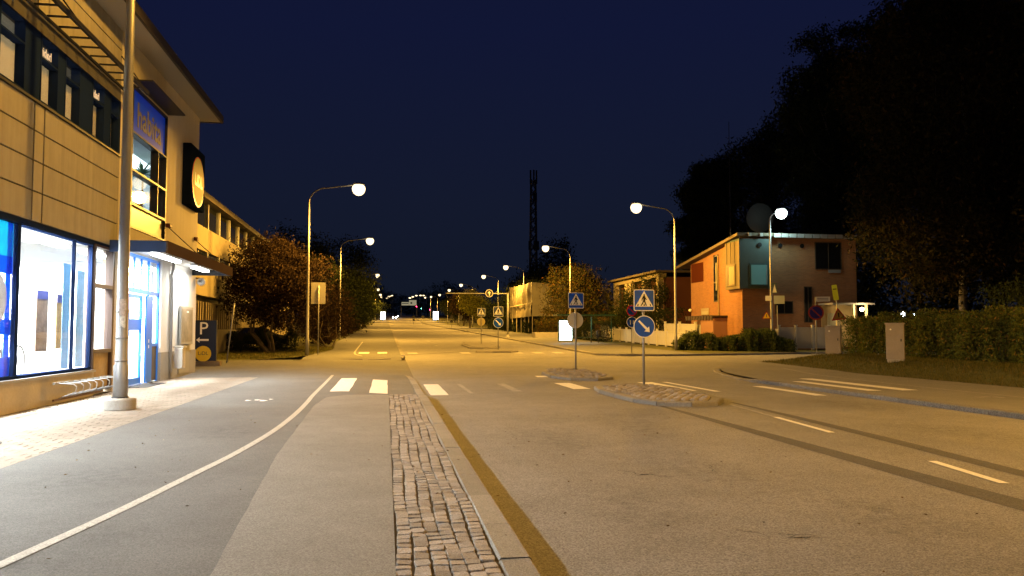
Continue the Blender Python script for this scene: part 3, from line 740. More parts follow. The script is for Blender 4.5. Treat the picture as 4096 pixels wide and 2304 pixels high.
# plates clamped to the white lamp's post
t = thing('sign_cluster', 'cluster of plates and a yellow triangle on the white lamp post', 'traffic sign', (24.45, 48.36, .3), R(-20))
triangle(t, 2.3, .62, mat('dull_red', (.25, .03, .02), .6), SIGNY); ob = t.children[-1]; ob.location = (-.38, 0, 0)
for ch in (): pass
box('route_plate', SIGNW, t, -.42, -.05, -.03, 0, 3.30, 3.62); box('route_plate', mat('plate_grey', (.45, .5, .5), .6), t, .1, .75, -.04, -.01, 3.1, 3.62)
MB().prism(roundrect(.3, .68, .02), sign_M(.15, -.03, 4.1), .012).build('crossing_plate', mat('plate_dim', (.08, .1, .12), .6), t); MB().prism([(-.13, -.28), (.13, -.28), (0, .26)], sign_M(.15, -.045, 4.1), .003).build('triangle_print', SIGNW, t)
MB().tube([(.3, 0, 3.0), (.3, 0, 1.2)], .03, 8).build('bracket', GALV, t); box('small_box', SIGNW, t, .15, .33, -.05, .05, .95, 1.5)
# square panel seen from behind near the left lamp, and the leaning marker pole
t = thing('backward_sign', 'plain pale sign panel seen from behind on the left lamp side', 'traffic sign', (-3.75, 46.0, zg(46)))
post(t, 3.9, .03); box('panel', mat('sign_back', (.50, .48, .42), .55), t, -.42, .36, .03, .05, 2.85, 4.05)
t = tag(MB().tube([(0, 0, -.1), (.3, 0, 2.75)], .032, 8).build('marker_pole', GALV, None, True, (-7.35, 39.2, .2)), 'thin leaning marker pole beside the blue parking board', 'pole')
# overhead gantry on the right
t = thing('overhead_gantry', 'slim overhead gantry pole with a round arrow sign on its arm', 'gantry', (11.9 + .9, 85, zg(85)))
MB().tube([(0, 0, 0), (0, 0, 4.75)], .10, 10).build('pole', GALV, t, True); MB().tube([(0.1, 0, 4.68), (-6.6, 0, 4.68)], .055, 8).build('arm', GALV, t, True)
o = ring_disc(t, 4.7, .85, mat('disc_dark', (.03, .03, .035), .5), GREYP); o.location = (-2.0, 0, 0)
MB().prism([(-.03, -.25), (.05, -.25), (.05, .02), (.18, .02), (0, .22), (-.18, .02), (-.03, .02)], sign_M(-2.0, -.08, 4.7), .003).build('arrow', SIGNW, t)
MB().lathe([(.22, 0), (.22, .05), (.12, .3)], (0, 0, 0), 12).build('base_collar', CONC, t)
# far gantry with direction boards and signals
t = thing('direction_gantry', 'far pale direction boards spanning the road on two posts', 'gantry', (0, 395, zg(395)))
for x in (7.0, 14.6): MB().tube([(x, 0, 0), (x, 0, 6.6)], .14, 8).build('post', GALV, t)
BRD = mat('board_pale', (.75, .70, .50), .5, emit=(.9, .8, .5), strength=.25)
box('direction_board', BRD, t, 7.2, 10.7, -.1, 0, 5.4, 7.0); box('direction_board', BRD, t, 10.8, 14.4, -.1, 0, 5.4, 8.0); MB().tube([(7, .1, 6.2), (14.6, .1, 6.2)], .1, 8).build('beam', GALV, t)
MB().prism(circle(.45, 16), sign_M(11.9, -.12, 6.6), .02).build('dark_symbol', SIGNK, t); MB().box(7.4, 10.5, -.12, -.11, 6.15, 6.45).build('dark_print', SIGNK, t)
def signal(label, x, y, z, c, on):
    t = thing('traffic_light', label, 'traffic light', (x, y, zg(y)), 0, 'traffic lights at the far junction')
    MB().tube([(0, 0, 0), (0, 0, z)], .07, 8).build('post', DARKM, t); box('signal_housing', DARKM, t, -.2, .2, -.15, .15, z - .5, z + .6)
    for k in range(3): MB().lathe([(.001, .0), (.14, 0), (.14, .03), (.001, .05)], (0, -.2, z + .38 - k * .35), 12, Matrix.Rotation(R(90), 4, 'X')).build('lens', emit_mat('signal_%s' % c, {'red': (1, .03, .10), 'green': (.1, 1, .75)}[c], 40) if k == on else DARKM, t)
    L = bpy.data.objects.new('lens_light', None)
    return t
signal('red traffic light under the far direction boards', 14.0, 385, 4.6, 'red', 0); signal('green traffic light right of the far direction boards', 16.4, 385, 4.4, 'green', 2); signal('red traffic light beside the far bus stop', 17.6, 332, 3.9, 'red', 0)
for lb, x, y, d in (('dark disc sign in the far median, taller of two', 8.3, 250, .9), ('dark disc sign in the far median, lower one', 10.3, 232, .9), ('dark disc sign at the far right kerb', 13.6, 170, .75), ('second dark disc sign at the far right kerb', 14.5, 158, .75)):
    t = sign_post(lb, x, y, None, 2.6); blank_disc(t, 2.2, d, -.05, mat('disc_dark', (.03, .03, .035), .5))
    if y in (250, 170): blank_disc(t, 1.3, d * .8, -.05, mat('disc_dark', (.03, .03, .035), .5))

# ------------------------------------------------------------------ shop building on the left
def area(parent, loc, sx, sy, power, color, rot=(0, 0, 0)):
    L = bpy.data.lights.new('area_light', 'AREA'); L.shape = 'RECTANGLE'; L.size = sx; L.size_y = sy; L.energy = power; L.color = color
    o = bpy.data.objects.new('area_light', L); col.objects.link(o); o.parent = parent; o.location = loc; o.rotation_euler = rot; return o
FX = -7.3
A = thing('shop_building', 'two storey shop building with metal cladding, ribbon windows and lit shop front', 'building', (FX, 0, 0))
YA, YB = 1.0, 32.62
# body: plaster walls leaving the openings free (x local: 0 = facade plane, negative = inside)
wb = MB()
TH = .30
wb.box(-TH, 0, 23.32, 24.42, 0, 4.6)                     # pier beside entrance
wb.box(-TH, 0, 23.32, 24.32, 4.6, 9.95)
wb.box(-TH, 0, 28.02, YB, 3.98, 9.95)
wb.box(-TH, 0, 24.32, 28.02, 8.78, 9.95)                 # over the tall window
wb.box(-TH, 0, 24.42, 28.02, 3.95, 4.58)
wb.box(-14, -TH, YB - .3, YB, 0, 9.95)                   # end wall
wb.build('wall', PLASTER, A)
MB().box(-TH, .004, 27.78, YB + .004, .93, 3.98).build('wall', PLASTERW, A)
MB().box(-TH, .03, 27.78, YB + .03, 0, .93).build('plinth', PLASTERB, A)
MB().box(-TH, .02, YA, 21.72, 0, .6).build('plinth', mat('plinth_cream', (.45, .39, .28), .85, noise=((1.5, .12), (20, .1)), bump=(60, .3)), A)
MB().box(-TH, .07, YA, 21.74, .6, .655).build('sill', mat('sill_metal', (.35, .36, .38), .35, .7), A)
MB().box(-14, -13.9, YA, YB - .3, 0, 9.95).build('rear_wall', PLASTER, A)
MB().box(-13.9, -.05, YA - .1, YA, 0, 9.95).build('end_wall', PLASTER, A)
# recessed backing behind the cladding joints
MB().box(-TH, -.045, YA, 23.32, 3.9, 6.42).build('backing', JOINT, A); MB().box(-TH, -.045, YA, 23.32, 7.92, 9.95).build('backing', JOINT, A)
rows = [(3.92, 4.53), (4.56, 5.17), (5.20, 5.80), (5.83, 6.40), (8.42, 9.36), (9.39, 9.94)]
colsY = [(YA, 5.8), (5.83, 11.85), (11.88, 17.90), (17.94, 18.40), (18.44, 23.31)]
for z0, z1 in rows:
    for y0, y1 in colsY:
        if z0 > 8 and (y0, y1) == colsY[3]: continue
        yy0 = y0 if not (z0 > 8 and y0 == 18.44) else 17.94
        o = MB().box(-.04, 0, yy0 + .012, y1 - .012, z0, z1).build('panel', CLAD, A)
        md = o.modifiers.new('bevel', 'BEVEL'); md.width = .008; md.segments = 2
MB().box(-.04, -.01, YA, 23.31, 7.95, 8.40).build('lintel', mat('lintel_dark', (.10, .095, .085), .5), A)
MB().box(-.02, .05, YA, 23.33, 6.405, 6.455).build('sill', DARKM, A)
# ribbon windows
wy = [(3.9, 4.95), (5.4, 6.45), (6.9, 7.95), (8.4, 9.45), (9.95, 11.0), (11.5, 12.5), (13.0, 14.0), (14.6, 15.6), (16.3, 17.36), (18.15, 19.02), (19.46, 20.32), (21.18, 22.0), (22.5, 23.14)]
CURT = film_mat('curtain', (.80, .72, .52), .35)
prev = YA
for i, (y0, y1) in enumerate(wy):
    o = MB().box(-.16, .0, prev + .01, y0 - .03, 6.46, 7.95)
    o.build('infill_panel', NAVY, A); prev = y1 + .03
    f = MB(); e = .045
    f.box(-.2, .01, y0 - .03, y0 - .03 + e, 6.47, 7.94); f.box(-.2, .01, y1 + .03 - e, y1 + .03, 6.47, 7.94); f.box(-.2, .008, y0 + .015, y1 - .015, 6.47, 6.47 + e); f.box(-.2, .008, y0 + .015, y1 - .015, 7.94 - e, 7.94); f.box(-.19, .006, y0 + .015, y1 - .015, 7.42, 7.46)
    wdw = f.build('window', NAVY, A)
    MB().box(-.12, -.11, y0 + .015, y1 - .015, 6.515, 7.895).build('pane', GLASS, wdw)
    if i > 6:
        V = []; n = 14
        for k in range(n + 1):
            yy = lerp(y0 + (.25 if i % 2 else .05) * (y1 - y0), y1 + .05, k / n); xx = -.20 + .03 * math.sin(k * 2.1)
            V += [(xx, yy, 6.45), (xx, yy, 7.6)]
        MB().add(V, [(2 * k, 2 * k + 2, 2 * k + 3, 2 * k + 1) for k in range(n)]).build('curtain', CURT, wdw)
        if i in (9, 11): text_mesh('lettering', 'habita', .28, emit_mat('letter_reflection', (1.0, .62, .30), .9), wdw, frame_M((-.10, (y0 + y1) / 2, 7.66), (0, 1, 0), (0, 0, 1)), .003, mirror=True)  # sign reflection in the panes painted as glowing mirrored letters
MB().box(-.16, .0, prev, 23.32, 6.46, 7.95).build('infill_panel', NAVY, A)
# office room behind the ribbon windows
up = MB(); up.box(-5, -4.95, YA, 23.3, 6.3, 9); up.box(-5, -.25, YA, 23.3, 6.25, 6.3); up.box(-5, -.25, YA, 23.3, 8.6, 8.65); up.box(-5, -.3, 23.25, 23.3, 6.3, 8.6)
area(A, (-2.6, 17, 8.55), 1.2, 9, 260, (1.0, .86, .6)); up.build('office_room', mat('room_dim', (.35, .36, .36), .8), A)  # warm light without a fixture, added to brighten the curtains
# sunshade ladder above the ribbon windows
ss = MB(); ss.bar((.08, YA, 8.34), (.08, 23.6, 8.28), .06, .05); ss.bar((.62, YA, 8.36), (.62, 23.6, 8.30), .07, .10)
sun = ss.build('sunshade', DARKM, A)
y = 3.0
while y < 23.5: MB().bar((.1, y, 8.33), (.6, y, 8.33), .055, .03).build('slat', DARKM, sun); y += .63
for yy in (5, 11, 18.45, 23.2): MB().bar((.02, yy, 9.2), (.6, yy, 8.38), .03).build('stay', DARKM, sun)
# roof with deep eave
rf = MB().box(-14.6, .70, YA, YB + .5, 9.955, 10.02).build('roof', mat('soffit', (.42, .39, .32), .8), A)
MB().box(.701, .78, YA, YB + .58, 9.93, 10.22).build('fascia', mat('fascia_brown', (.07, .06, .05), .6), rf); MB().box(-14.6, .70, YB + .501, YB + .58, 9.93, 10.22).build('fascia', mat('fascia_brown', (.07, .06, .05), .6), rf)
MB().box(-14.6, .70, YA, YB + .5, 10.021, 10.2).build('roofing', DARKM, rf)
# tall sign window with the blue name band
tw = MB(); e = .06
for y0, y1, z0, z1 in ((24.33, 24.33 + e, 4.6, 8.77), (28.01 - e, 28.01, 4.6, 8.77), (24.39, 27.95, 8.71, 8.77), (24.39, 27.95, 4.6, 4.66), (24.39, 27.95, 6.27, 6.33), (24.39, 27.95, 7.38, 7.43), (24.39, 27.95, 5.27, 5.34), (27.0, 27.05, 5.34, 7.38)): tw.box(-.22, .02, y0, y1, z0, z1)
twin = tw.build('sign_window', DARKM, A)
box('name_band', mat('name_blue', (.006, .06, .55), .35, emit=(.004, .05, .60), strength=.14, spec=.15), twin, -.12, -.05, 24.40, 27.94, 7.435, 8.70)
text_mesh('lettering', 'habita', 1.02, mat('habita_letters', (.16, .16, .20), .5), twin, frame_M((-.048, 26.2, 8.0), (0, 1, 0), (0, 0, 1)), .01, spacing=1.04, bold=.022)
box('pane', GLASS, twin, -.10, -.09, 24.40, 27.94, 6.335, 7.375); box('pane', GLASS, twin, -.10, -.09, 24.40, 27.94, 5.345, 6.265)
box('spandrel', mat('spandrel', (.02, .02, .022), .35), twin, -.12, -.05, 24.40, 27.94, 4.665, 5.265)
MB().box(0.0, .55, 24.3, 28.1, 8.86, 8.90).build('awning', DARKM, A)
# showroom behind it
sh = MB(); sh.box(-4, -3.95, 24.2, 32.2, 5.2, 7.6); sh.box(-4, -.31, 24.2, 32.2, 5.15, 5.2); sh.box(-4, -.31, 24.2, 32.2, 7.6, 7.65); sh.box(-4, -.31, 24.15, 24.2, 5.2, 7.6); sh.box(-4, -.31, 32.2, 32.25, 5.2, 7.6)
sh.build('showroom', mat('showroom_wall', (.55, .62, .66), .8), A)
area(A, (-1.6, 29.5, 7.55), .8, 3, 110, (.72, .92, 1.0))
MB().box(-2.0, -1.2, 28, 31, 7.57, 7.6).build('ceiling_light', emit_mat('show_tube', (.8, .95, 1), 3), A)
# plants in the tall window
SPK = leaf_mat('spiky_leaf', (.03, .06, .03), (.07, .12, .06))
def spiky(label, x, y, z, n, L_, s, hs=0.0):
    r_ = random.Random(s); t = thing('potted_plant', label, 'plant', (x, y, z), 0, None)
    MB().lathe([(.16, 0), (.20, .42), (.18, .42), (.17, .36), (.001, .36)], (0, 0, 0), 14).build('pot', mat('pot_dark', (.06, .06, .065), .5), t, False)
    MB().tube([(0, 0, .3), (.02, 0, .62 + hs)], .03, 8).build('stem', mat('stem', (.10, .07, .04), .8), t)
    b = MB()
    for k in range(n):
        a = r_.uniform(0, 6.28); el = r_.uniform(.1, 1.2); l = L_ * r_.uniform(.7, 1.1); P = []
        for q in range(5):
            u = q / 4; rr = l * u * math.cos(el) ; zz = .6 + hs + l * u * math.sin(el) - .35 * l * u * u
            wdt = .035 * (1 - u) + .002; ca, sa = math.cos(a), math.sin(a)
            P += [(rr * ca - wdt * sa, rr * sa + wdt * ca, zz), (rr * ca + wdt * sa, rr * sa - wdt * ca, zz)]
        b.add(P, [(2 * q, 2 * q + 2, 2 * q + 3, 2 * q + 1) for q in range(4)])
    b.build('leaves', SPK, t)
spiky('spiky potted plant low in the tall blue-banded window', FX - .9, 28.25, 5.2, 46, .5, 1); spiky('tall spiky plant at the top of the blue-banded window', FX - 1.0, 28.9, 5.2, 60, .85, 2, 1.2)
# oval sign box near the corner
t = thing('sign_box', 'dark square box sign with yellow disc high on the building corner', 'sign', (FX + .003, 31.2, 7.3))
o = box('sign_case', mat('sign_navy', (.006, .010, .028), .95, spec=0.0), t, 0, .30, -1.1, 1.1, -1.12, 1.12, bev=.03)
Mf = frame_M((.304, 0, 0), (0, 1, 0), (0, 0, 1))
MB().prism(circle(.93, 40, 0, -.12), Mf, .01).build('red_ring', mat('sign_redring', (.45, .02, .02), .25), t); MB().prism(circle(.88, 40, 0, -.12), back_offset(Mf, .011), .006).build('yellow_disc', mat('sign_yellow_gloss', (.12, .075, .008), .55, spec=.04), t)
text_mesh('lettering', 'LiDL', .62, mat('sign_darkblue', (.01, .015, .06), .3), t, back_offset(Mf, .022) @ Matrix.Translation((0, -.1, 0)), .004, bold=.02)

# ground floor: shop windows
def shop_window(y0, y1, mull, z0=.66, z1=3.84, m=NAVY):
    f = MB(); e = .06
    f.box(-.14, -.05, y0, y0 + e, z0, z1); f.box(-.14, -.05, y1 - e, y1, z0, z1); f.box(-.22, -.022, y0 + e, y1 - e, z0, z0 + e); f.box(-.22, -.022, y0 + e, y1 - e, z1 - e, z1)
    for q in mull: f.box(-.13, -.06, q - .03, q + .03, z0 + e, z1 - e)
    wdw = f.build('shop_window', m, A); ed = [y0 + e] + [v for q in mull for v in (q - .03, q + .03)] + [y1 - e]
    for a, b in zip(ed[::2], ed[1::2]): MB().box(-.115, -.105, a, b, z0 + e, z1 - e).build('pane', GLASS, wdw)
    return wdw
MB().box(-TH, -.03, YA, 23.32, 3.845, 3.9).build('head_trim', NAVY, A)
shop_window(3.0, 7.0, [5]); shop_window(7.02, 11.0, [9]); shop_window(11.02, 15.0, [13]); wblue = shop_window(15.02, 17.52, []); wmain = shop_window(17.54, 21.68, [20.53])
FB = film_mat('film_blue', (.05, .30, .92), .6); FC = film_mat('film_cyan', (.10, .75, .95), .65); FW = film_mat('film_white', (.85, .85, .85), .55)
for z0, z1, m_ in ((3.1, 3.78, FC), (2.75, 3.1, FB), (1.55, 1.85, FB), (.72, 1.1, FB)): MB().box(-.135, -.128, 15.1, 17.44, z0, z1).build('poster_band', m_, wblue)
MB().prism(circle(.55, 24), frame_M((-.126, 16.7, 2.25), (0, 1, 0), (0, 0, 1)), -.004).build('poster_disc', FW, wblue)
for y0, y1 in ((17.2, 17.42),): MB().box(-.15, -.14, y0, y1, .72, 3.78).build('poster_edge', FB, wblue)
MB().box(-.145, -.137, 20.05, 20.48, .75, 3.2).build('reflection_stripe', film_mat('reflection_blue', (.42, .68, .92), .6), wmain); MB().box(-.145, -.137, 20.9, 21.4, .75, 3.1).build('reflection_stripe', film_mat('reflection_pale', (.55, .76, .95), .6), wmain)  # blue reflections and glass edges painted as translucent stripes
# glazed bay beside it
f = MB()
for a in ((21.70, 21.78, .1, 3.84), (23.06, 23.15, .1, 3.84)): f.box(-.2, -.005, *a)
for a in ((21.78, 23.06, 2.74, 2.84), (21.78, 23.06, 1.06, 1.16), (21.78, 23.06, .1, .17), (21.78, 23.06, 3.78, 3.84)): f.box(-.2, -.006, *a)
g = f.build('glazed_bay', mat('brown_frame', (.06, .04, .035), .5), A); MB().box(-.11, -.1, 21.78, 23.06, 2.84, 3.78).build('pane', GLASS, g); MB().box(-.11, -.1, 21.78, 23.06, 1.16, 2.74).build('pane', GLASS, g)
MB().box(-.12, -.08, 21.78, 23.06, .17, 1.06).build('kick_board', mat('board_rust', (.34, .24, .11), .8, noise=((2, .35), (9, .2))), g)
MB().box(-TH, .01, 23.16, 23.32, 0, 3.9).build('pier', mat('pier_cream', (.50, .40, .28), .85, noise=(3, .08)), A)
# entrance
f = MB()
for a in ((24.43, 24.52, .02, 3.9), (27.68, 27.77, .02, 3.9), (26.62, 26.70, .02, 3.9)): f.box(-.13, -.06, *a)
for a in ((24.52, 26.62, 2.76, 2.90), (26.70, 27.68, 2.76, 2.88), (24.52, 26.62, 3.82, 3.9), (26.70, 27.68, 3.82, 3.9), (26.70, 27.68, 1.14, 1.24)): f.box(-.128, -.062, *a)
for q in (25.2, 25.9): f.box(-.125, -.07, q - .02, q + .02, 2.90, 3.82)
en = f.build('entrance', BLUE, A)
for a in ((24.52, 25.17, 2.9, 3.82), (25.23, 25.87, 2.9, 3.82), (25.93, 26.62, 2.9, 3.82), (26.70, 27.68, 2.88, 3.82), (26.70, 27.68, 1.24, 2.76)): MB().box(-.1, -.09, *a).build('pane', GLASS, en)
MB().box(-.13, -.09, 26.70, 27.68, .05, 1.14).build('kick_board', mat('kick_dark', (.07, .06, .05), .5), en)
dr = MB()
for a in ((24.56, 24.68, .06, 2.72), (25.76, 25.90, .06, 2.72), (24.68, 25.76, .06, .24), (24.68, 25.76, 2.6, 2.72), (24.68, 25.76, 1.65, 1.98)): dr.box(-.1, -.04, *a)
door = dr.build('door', BLUE, A); MB().box(-.075, -.065, 24.68, 25.76, .24, 1.65).build('pane', GLASS, door); MB().box(-.075, -.065, 24.68, 25.76, 1.98, 2.6).build('pane', GLASS, door)
MB().tube([(.0, 25.62, .9), (.03, 25.62, .95), (.03, 25.62, 1.5), (.0, 25.62, 1.55)], .015, 8).build('handle', GALV, door)
leafd = MB().box(.02, .07, 25.95, 26.6, .06, 2.7); o = leafd.build('door', mat('door_blue', (.02, .17, .65), .35), A); o['label'] = 'solid blue door leaf'  # solid leaf in a slightly deeper blue paint
for z in (1.1, 1.27): MB().box(.071, .075, 26.2, 26.27, z, z + .1).build('notice', SIGNW, o)
MB().box(-.1, .5, 24.5, 26.7, -.028, .012).build('door_mat', mat('doormat', (.03, .03, .032), .95, noise=(60, .3)), A)
# room of the shop
rm = MB(); rm.box(-8, -7.95, YA, 27.75, .0, 3.88); rm.box(-8, -.23, YA, 27.75, 3.86, 3.9); rm.box(-8, -.3, 27.7, 27.77, 0, 3.86); rm.box(-8, -.3, YA, YA + .05, 0, 3.86); rm.box(-.9, -.3, YA, 21.7, .02, .62)
rm.build('shop_room', WHITER, A); MB().box(-7.95, -.23, YA, 27.7, -.03, .018).build('shop_floor', mat('shop_floor', (.55, .55, .54), .35), A)
TUBE = emit_mat('tube_white', (.93, 1.0, 1.0), 10)
MB().box(-1.54, -.24, YA + .1, 21.6, 3.80, 3.855).build('added_ceiling_glow', emit_mat('added_glow', (.95, 1.0, 1.0), 1.6), A)  # glowing ceiling panel added to whiten the shop windows
MB().box(-1.62, -1.56, YA + .1, 21.2, .62, 3.78).build('added_reflector', WHITER, A)  # white reflector added behind the glass to brighten the windows
for x_ in (-.85, -4.6):
    y = 3.8
    while y < 27:
        MB().box(x_ - .14, x_ + .14, y - .75, y + .75, 3.74, 3.858 if x_ < -2 else 3.798).build('ceiling_light', TUBE, A)
        area(A, (x_, y, 3.72), .28, 1.5, 820 if x_ > -2 else 1000, (.95, 1.0, .97)); y += 2.9
y = 4.0
while y < 21.5:
    area(A, (-.32, y, 3.68), .12, 1.8, 1150, (.90, .98, 1.0), (0, R(62), 0)); MB().box(-.30, -.24, y - .9, y + .9, 3.70, 3.76).build('added_washer', TUBE, A); y += 2.6  # extra lights and glowing bars added to brighten the white panel behind
# entrance canopy
cp = MB().box(.0, 1.42, 22.75, 31.9, 3.985, 4.03).build('canopy', DARKM, A)
MB().box(1.42, 1.47, 22.70, 31.95, 3.72, 4.05).build('fascia', mat('canopy_brown', (.09, .06, .042), .8, spec=0.0), cp); MB().box(.0, 1.42, 22.70, 22.748, 3.74, 4.05).build('fascia', mat('canopy_blue', (.03, .06, .16), .4), cp); MB().box(.0, 1.42, 31.902, 31.95, 3.74, 4.05).build('fascia', DARKM, cp)
for k in range(10): MB().box(.02 + k * .14, .15 + k * .14, 22.75, 31.9, 3.955, 3.984).build('soffit_board', WHITE, cp)
for y0, y1 in ((24.2, 26.9), (29.0, 31.0)):
    o = MB().box(.62, .80, y0, y1, 3.80, 3.87).build('canopy_light', emit_mat('canopy_tube', (.97, 1.0, .97), 22), cp); MB().box(.60, .82, y0 - .03, y1 + .03, 3.871, 3.93).build('light_tray', WHITE, o)
    area(A, (.71, (y0 + y1) / 2, 3.78), .18, y1 - y0, 120, (.98, 1.0, .95))
for y0 in (28.25, 32.2): MB().tube([(0, y0, 5.15), (1.3, y0 - (.9 if y0 < 30 else .6), 4.04)], .015, 6).build('stay_rod', DARKM, cp); MB().box(0, .14, y0 - .12, y0 + .12, 5.1, 5.22).build('stay_bracket', mat('bracket_red', (.10, .03, .02), .6), cp)
# downpipe, poster case, house number globe
MB().tube([(.06, 28.85, .02), (.06, 28.85, 3.3), (.06, 28.75, 3.5), (.12, 28.75, 3.75), (.12, 28.75, 3.95)], .05, 10).build('downpipe', GREYP, A, True)
o = box('poster_case', mat('case_grey', (.33, .33, .31), .45, .4), A, .035, .12, 29.95, 31.7, 1.15, 2.52, bev=.01); MB().box(.121, .125, 30.05, 31.6, 1.25, 2.42).build('poster', mat('poster_print', (.22, .19, .14), .4, noise=((1.6, .55), (6, .35))), o)
MB().box(.126, .129, 30.7, 31.0, 2.3, 2.36).build('poster_title', SIGNW, o)
box('service_hatch', mat('hatch_grey', (.30, .28, .22), .55, .2), A, .032, .06, 29.98, 31.5, .12, 1.1)
t = thing('house_number_lamp', 'small round house number lamp at the building corner', 'lamp', (FX + .05, 32.45, 3.55)); MB().lathe([(.001, .16), (.1, .13), (.16, .04), (.16, -.06), (.1, -.14), (.001, -.17)], (.15, .1, 0), 16).build('globe', mat('globe_frost', (.6, .6, .58), .4), t, True)
text_mesh('number', '40', .15, SIGNK, t, frame_M((.15, -.075, 0), (1, 0, 0), (0, 0, 1)), .004); MB().box(-.05, .1, .05, .12, .1, .15).build('arm', DARKM, t)
# litter bin under the poster
t = thing('litter_bin', 'slim pale litter bin on the wall under the poster case', 'litter bin', (FX + .28, 29.2, 0)); box('bin_body', mat('bin_steel', (.55, .52, .46), .35, .6), t, -.14, .14, -.2, .2, .35, 1.05, bev=.02); box('bin_lid', mat('bin_lid', (.50, .48, .42), .4, .5), t, -.17, .17, -.23, .23, 1.06, 1.12, bev=.01); MB().box(-.2, -.14, -.05, .05, .6, .8).build('bracket', GALV, t)
# bicycle rack on the plinth
t = thing('bicycle_rack', 'low row of steel bicycle hoops along the shop plinth', 'bicycle rack', (FX + .02, 19.0, 0))
MB().bar((.1, 0, .47), (.1, 3.5, .45), .04).build('rail', GALV, t); MB().bar((.1, 0, .10), (.1, 3.1, .10), .04).build('rail', mat('rust', (.12, .07, .04), .8), t)
for k in range(8): MB().tube([(.1, .25 + k * .43, .46), (.42, .25 + k * .43, .44), (.48, .27 + k * .43, .38), (.46, .28 + k * .43, .26), (.1, .28 + k * .43, .12)], .014, 6).build('hoop', GALV, t, True)
# things in the shop window
def poster(label, x, y, z0, z1, w_, c):
    t = thing('hanging_poster', label, 'poster', (x, y, z0)); box('poster_board', mat('poster_%s' % label[:5], c, .5, noise=((3, .4), (12, .3))), t, -.015, .015, -w_ / 2, w_ / 2, 0, z1 - z0); box('poster_header', mat('poster_head', (.03, .04, .16), .5), t, .016, .02, -w_ / 2, w_ / 2, z1 - z0 - .2, z1 - z0); return t
poster('brown poster hanging inside the main shop window', FX - .5, 19.85, 1.15, 2.55, .62, (.16, .11, .08)); poster('amber poster with a bottle shape inside the main shop window', FX - .5, 20.95, 1.2, 2.5, .6, (.34, .22, .10))
t = thing('bicycle', 'bicycle standing behind the shop glass with its wheel showing', 'bicycle', (FX - .6, 17.9, .63))
BK = mat('bike_metal', (.35, .36, .38), .4, .7)
for yy in (0, 1.05):
    b = MB().tube([(0, yy + .33 * math.cos(2 * math.pi * k / 24), .34 + .33 * math.sin(2 * math.pi * k / 24)) for k in range(25)], .022, 6, False).build('tyre', mat('rubber_grey', (.12, .12, .12), .8), t, True)
    for k in range(8): a = math.pi * k / 8; MB().bar((0, yy - .32 * math.cos(a), .34 - .32 * math.sin(a)), (0, yy + .32 * math.cos(a), .34 + .32 * math.sin(a)), .004).build('spoke', BK, b)
MB().tube([(0, 0, .34), (0, .18, .85), (0, .72, .82), (0, .5, .32), (0, .22, .72)], .018, 6).build('frame', BK, t, True); MB().tube([(0, .5, .32), (0, 1.05, .34), (0, .74, .88)], .014, 6).build('rear_frame', BK, t, True); MB().tube([(-.25, .1, .98), (0, .18, .95), (.25, .1, .98)], .015, 6).build('handlebar', BK, t, True); MB().lathe([(.001, .03), (.06, .02), (.09, 0), (.04, -.03)], (0, .74, .92), 10).build('saddle', SIGNK, t, True)

# ------------------------------------------------------------------ blue parking board
t = thing('parking_board', 'dark blue parking board with white arrow and yellow disc on a timber base', 'sign', (-7.75, 37.0, .13))
box('board', mat('board_navy', (.008, .018, .055), .4), t, -.62, .38, -.09, .09, .2, 1.98, bev=.01)
Mb = frame_M((-.2, -.094, 0), (1, 0, 0), (0, 0, 1))
text_mesh('letter_p', 'P', .78, SIGNW, t, Mb @ Matrix.Translation((.04, 1.60, .002)), .004)
MB().prism([(-.26, 1.12), (-.12, 1.24), (-.12, 1.16), (.26, 1.16), (.26, 1.08), (-.12, 1.08), (-.12, 1.0)], back_offset(Mb, .001), .004).build('arrow', SIGNW, t)
yd = MB().prism(circle(.34, 32, .04, .52), back_offset(Mb, .001), .004).build('yellow_disc', SIGNY, t); text_mesh('lettering', 'LiDL', .22, mat('sign_darkblue', (.01, .015, .06), .3), t, Mb @ Matrix.Translation((.04, .53, .008)), .002)
for z in (0, .1): MB().box(-.85, .55, -.45 + z, .3, z, z + .09).build('base_beam', mat('timber_grey', (.16, .12, .08), .85, noise=((2, .2), (20, .2))), t)
MB().box(.3, .62, -.5, -.2, 0, .16).build('base_block', mat('timber_grey', (.16, .12, .08), .85), t)

# ------------------------------------------------------------------ office block behind the shop
B2 = thing('office_block', 'long cream office block with dark ribbon windows behind the red-leaved tree', 'building', (-9.5, 0, 0))
b0, b1 = 42.0, 82.0
cream2 = mat('plaster_ochre', (.27, .23, .15), .85, noise=((.5, .1), (6, .06)), bump=(60, .2))
for z0, z1 in ((3.55, 5.65), (7.05 - 1.25, 7.0)):
    pass
MB().box(-12, 0, b0, b1, 3.5, 5.0).build('wall_band', cream2, B2); MB().box(-12, 0, b0, b1, 5.85, 7.1).build('wall_band', cream2, B2)
MB().box(-12, .05, b0, b1, .2, 1.75).build('wall_band', cream2, B2); MB().box(-12, .35, b0 - .3, b1, 8.45, 8.75).build('roof', mat('roof_band', (.16, .14, .11), .7), B2)
MB().box(-12, -.35, b0 + .2, b1, 1.75, 3.5).build('wall_recess', mat('recess_dark', (.05, .045, .04), .7), B2); MB().box(-12, -.3, b0, b1, 5.0, 5.85).build('wall_recess', mat('recess_dark', (.05, .045, .04), .7), B2); MB().box(-12, -.3, b0, b1, 7.1, 8.45).build('wall_recess', mat('recess_dark', (.05, .045, .04), .7), B2)
y = b0 + .1
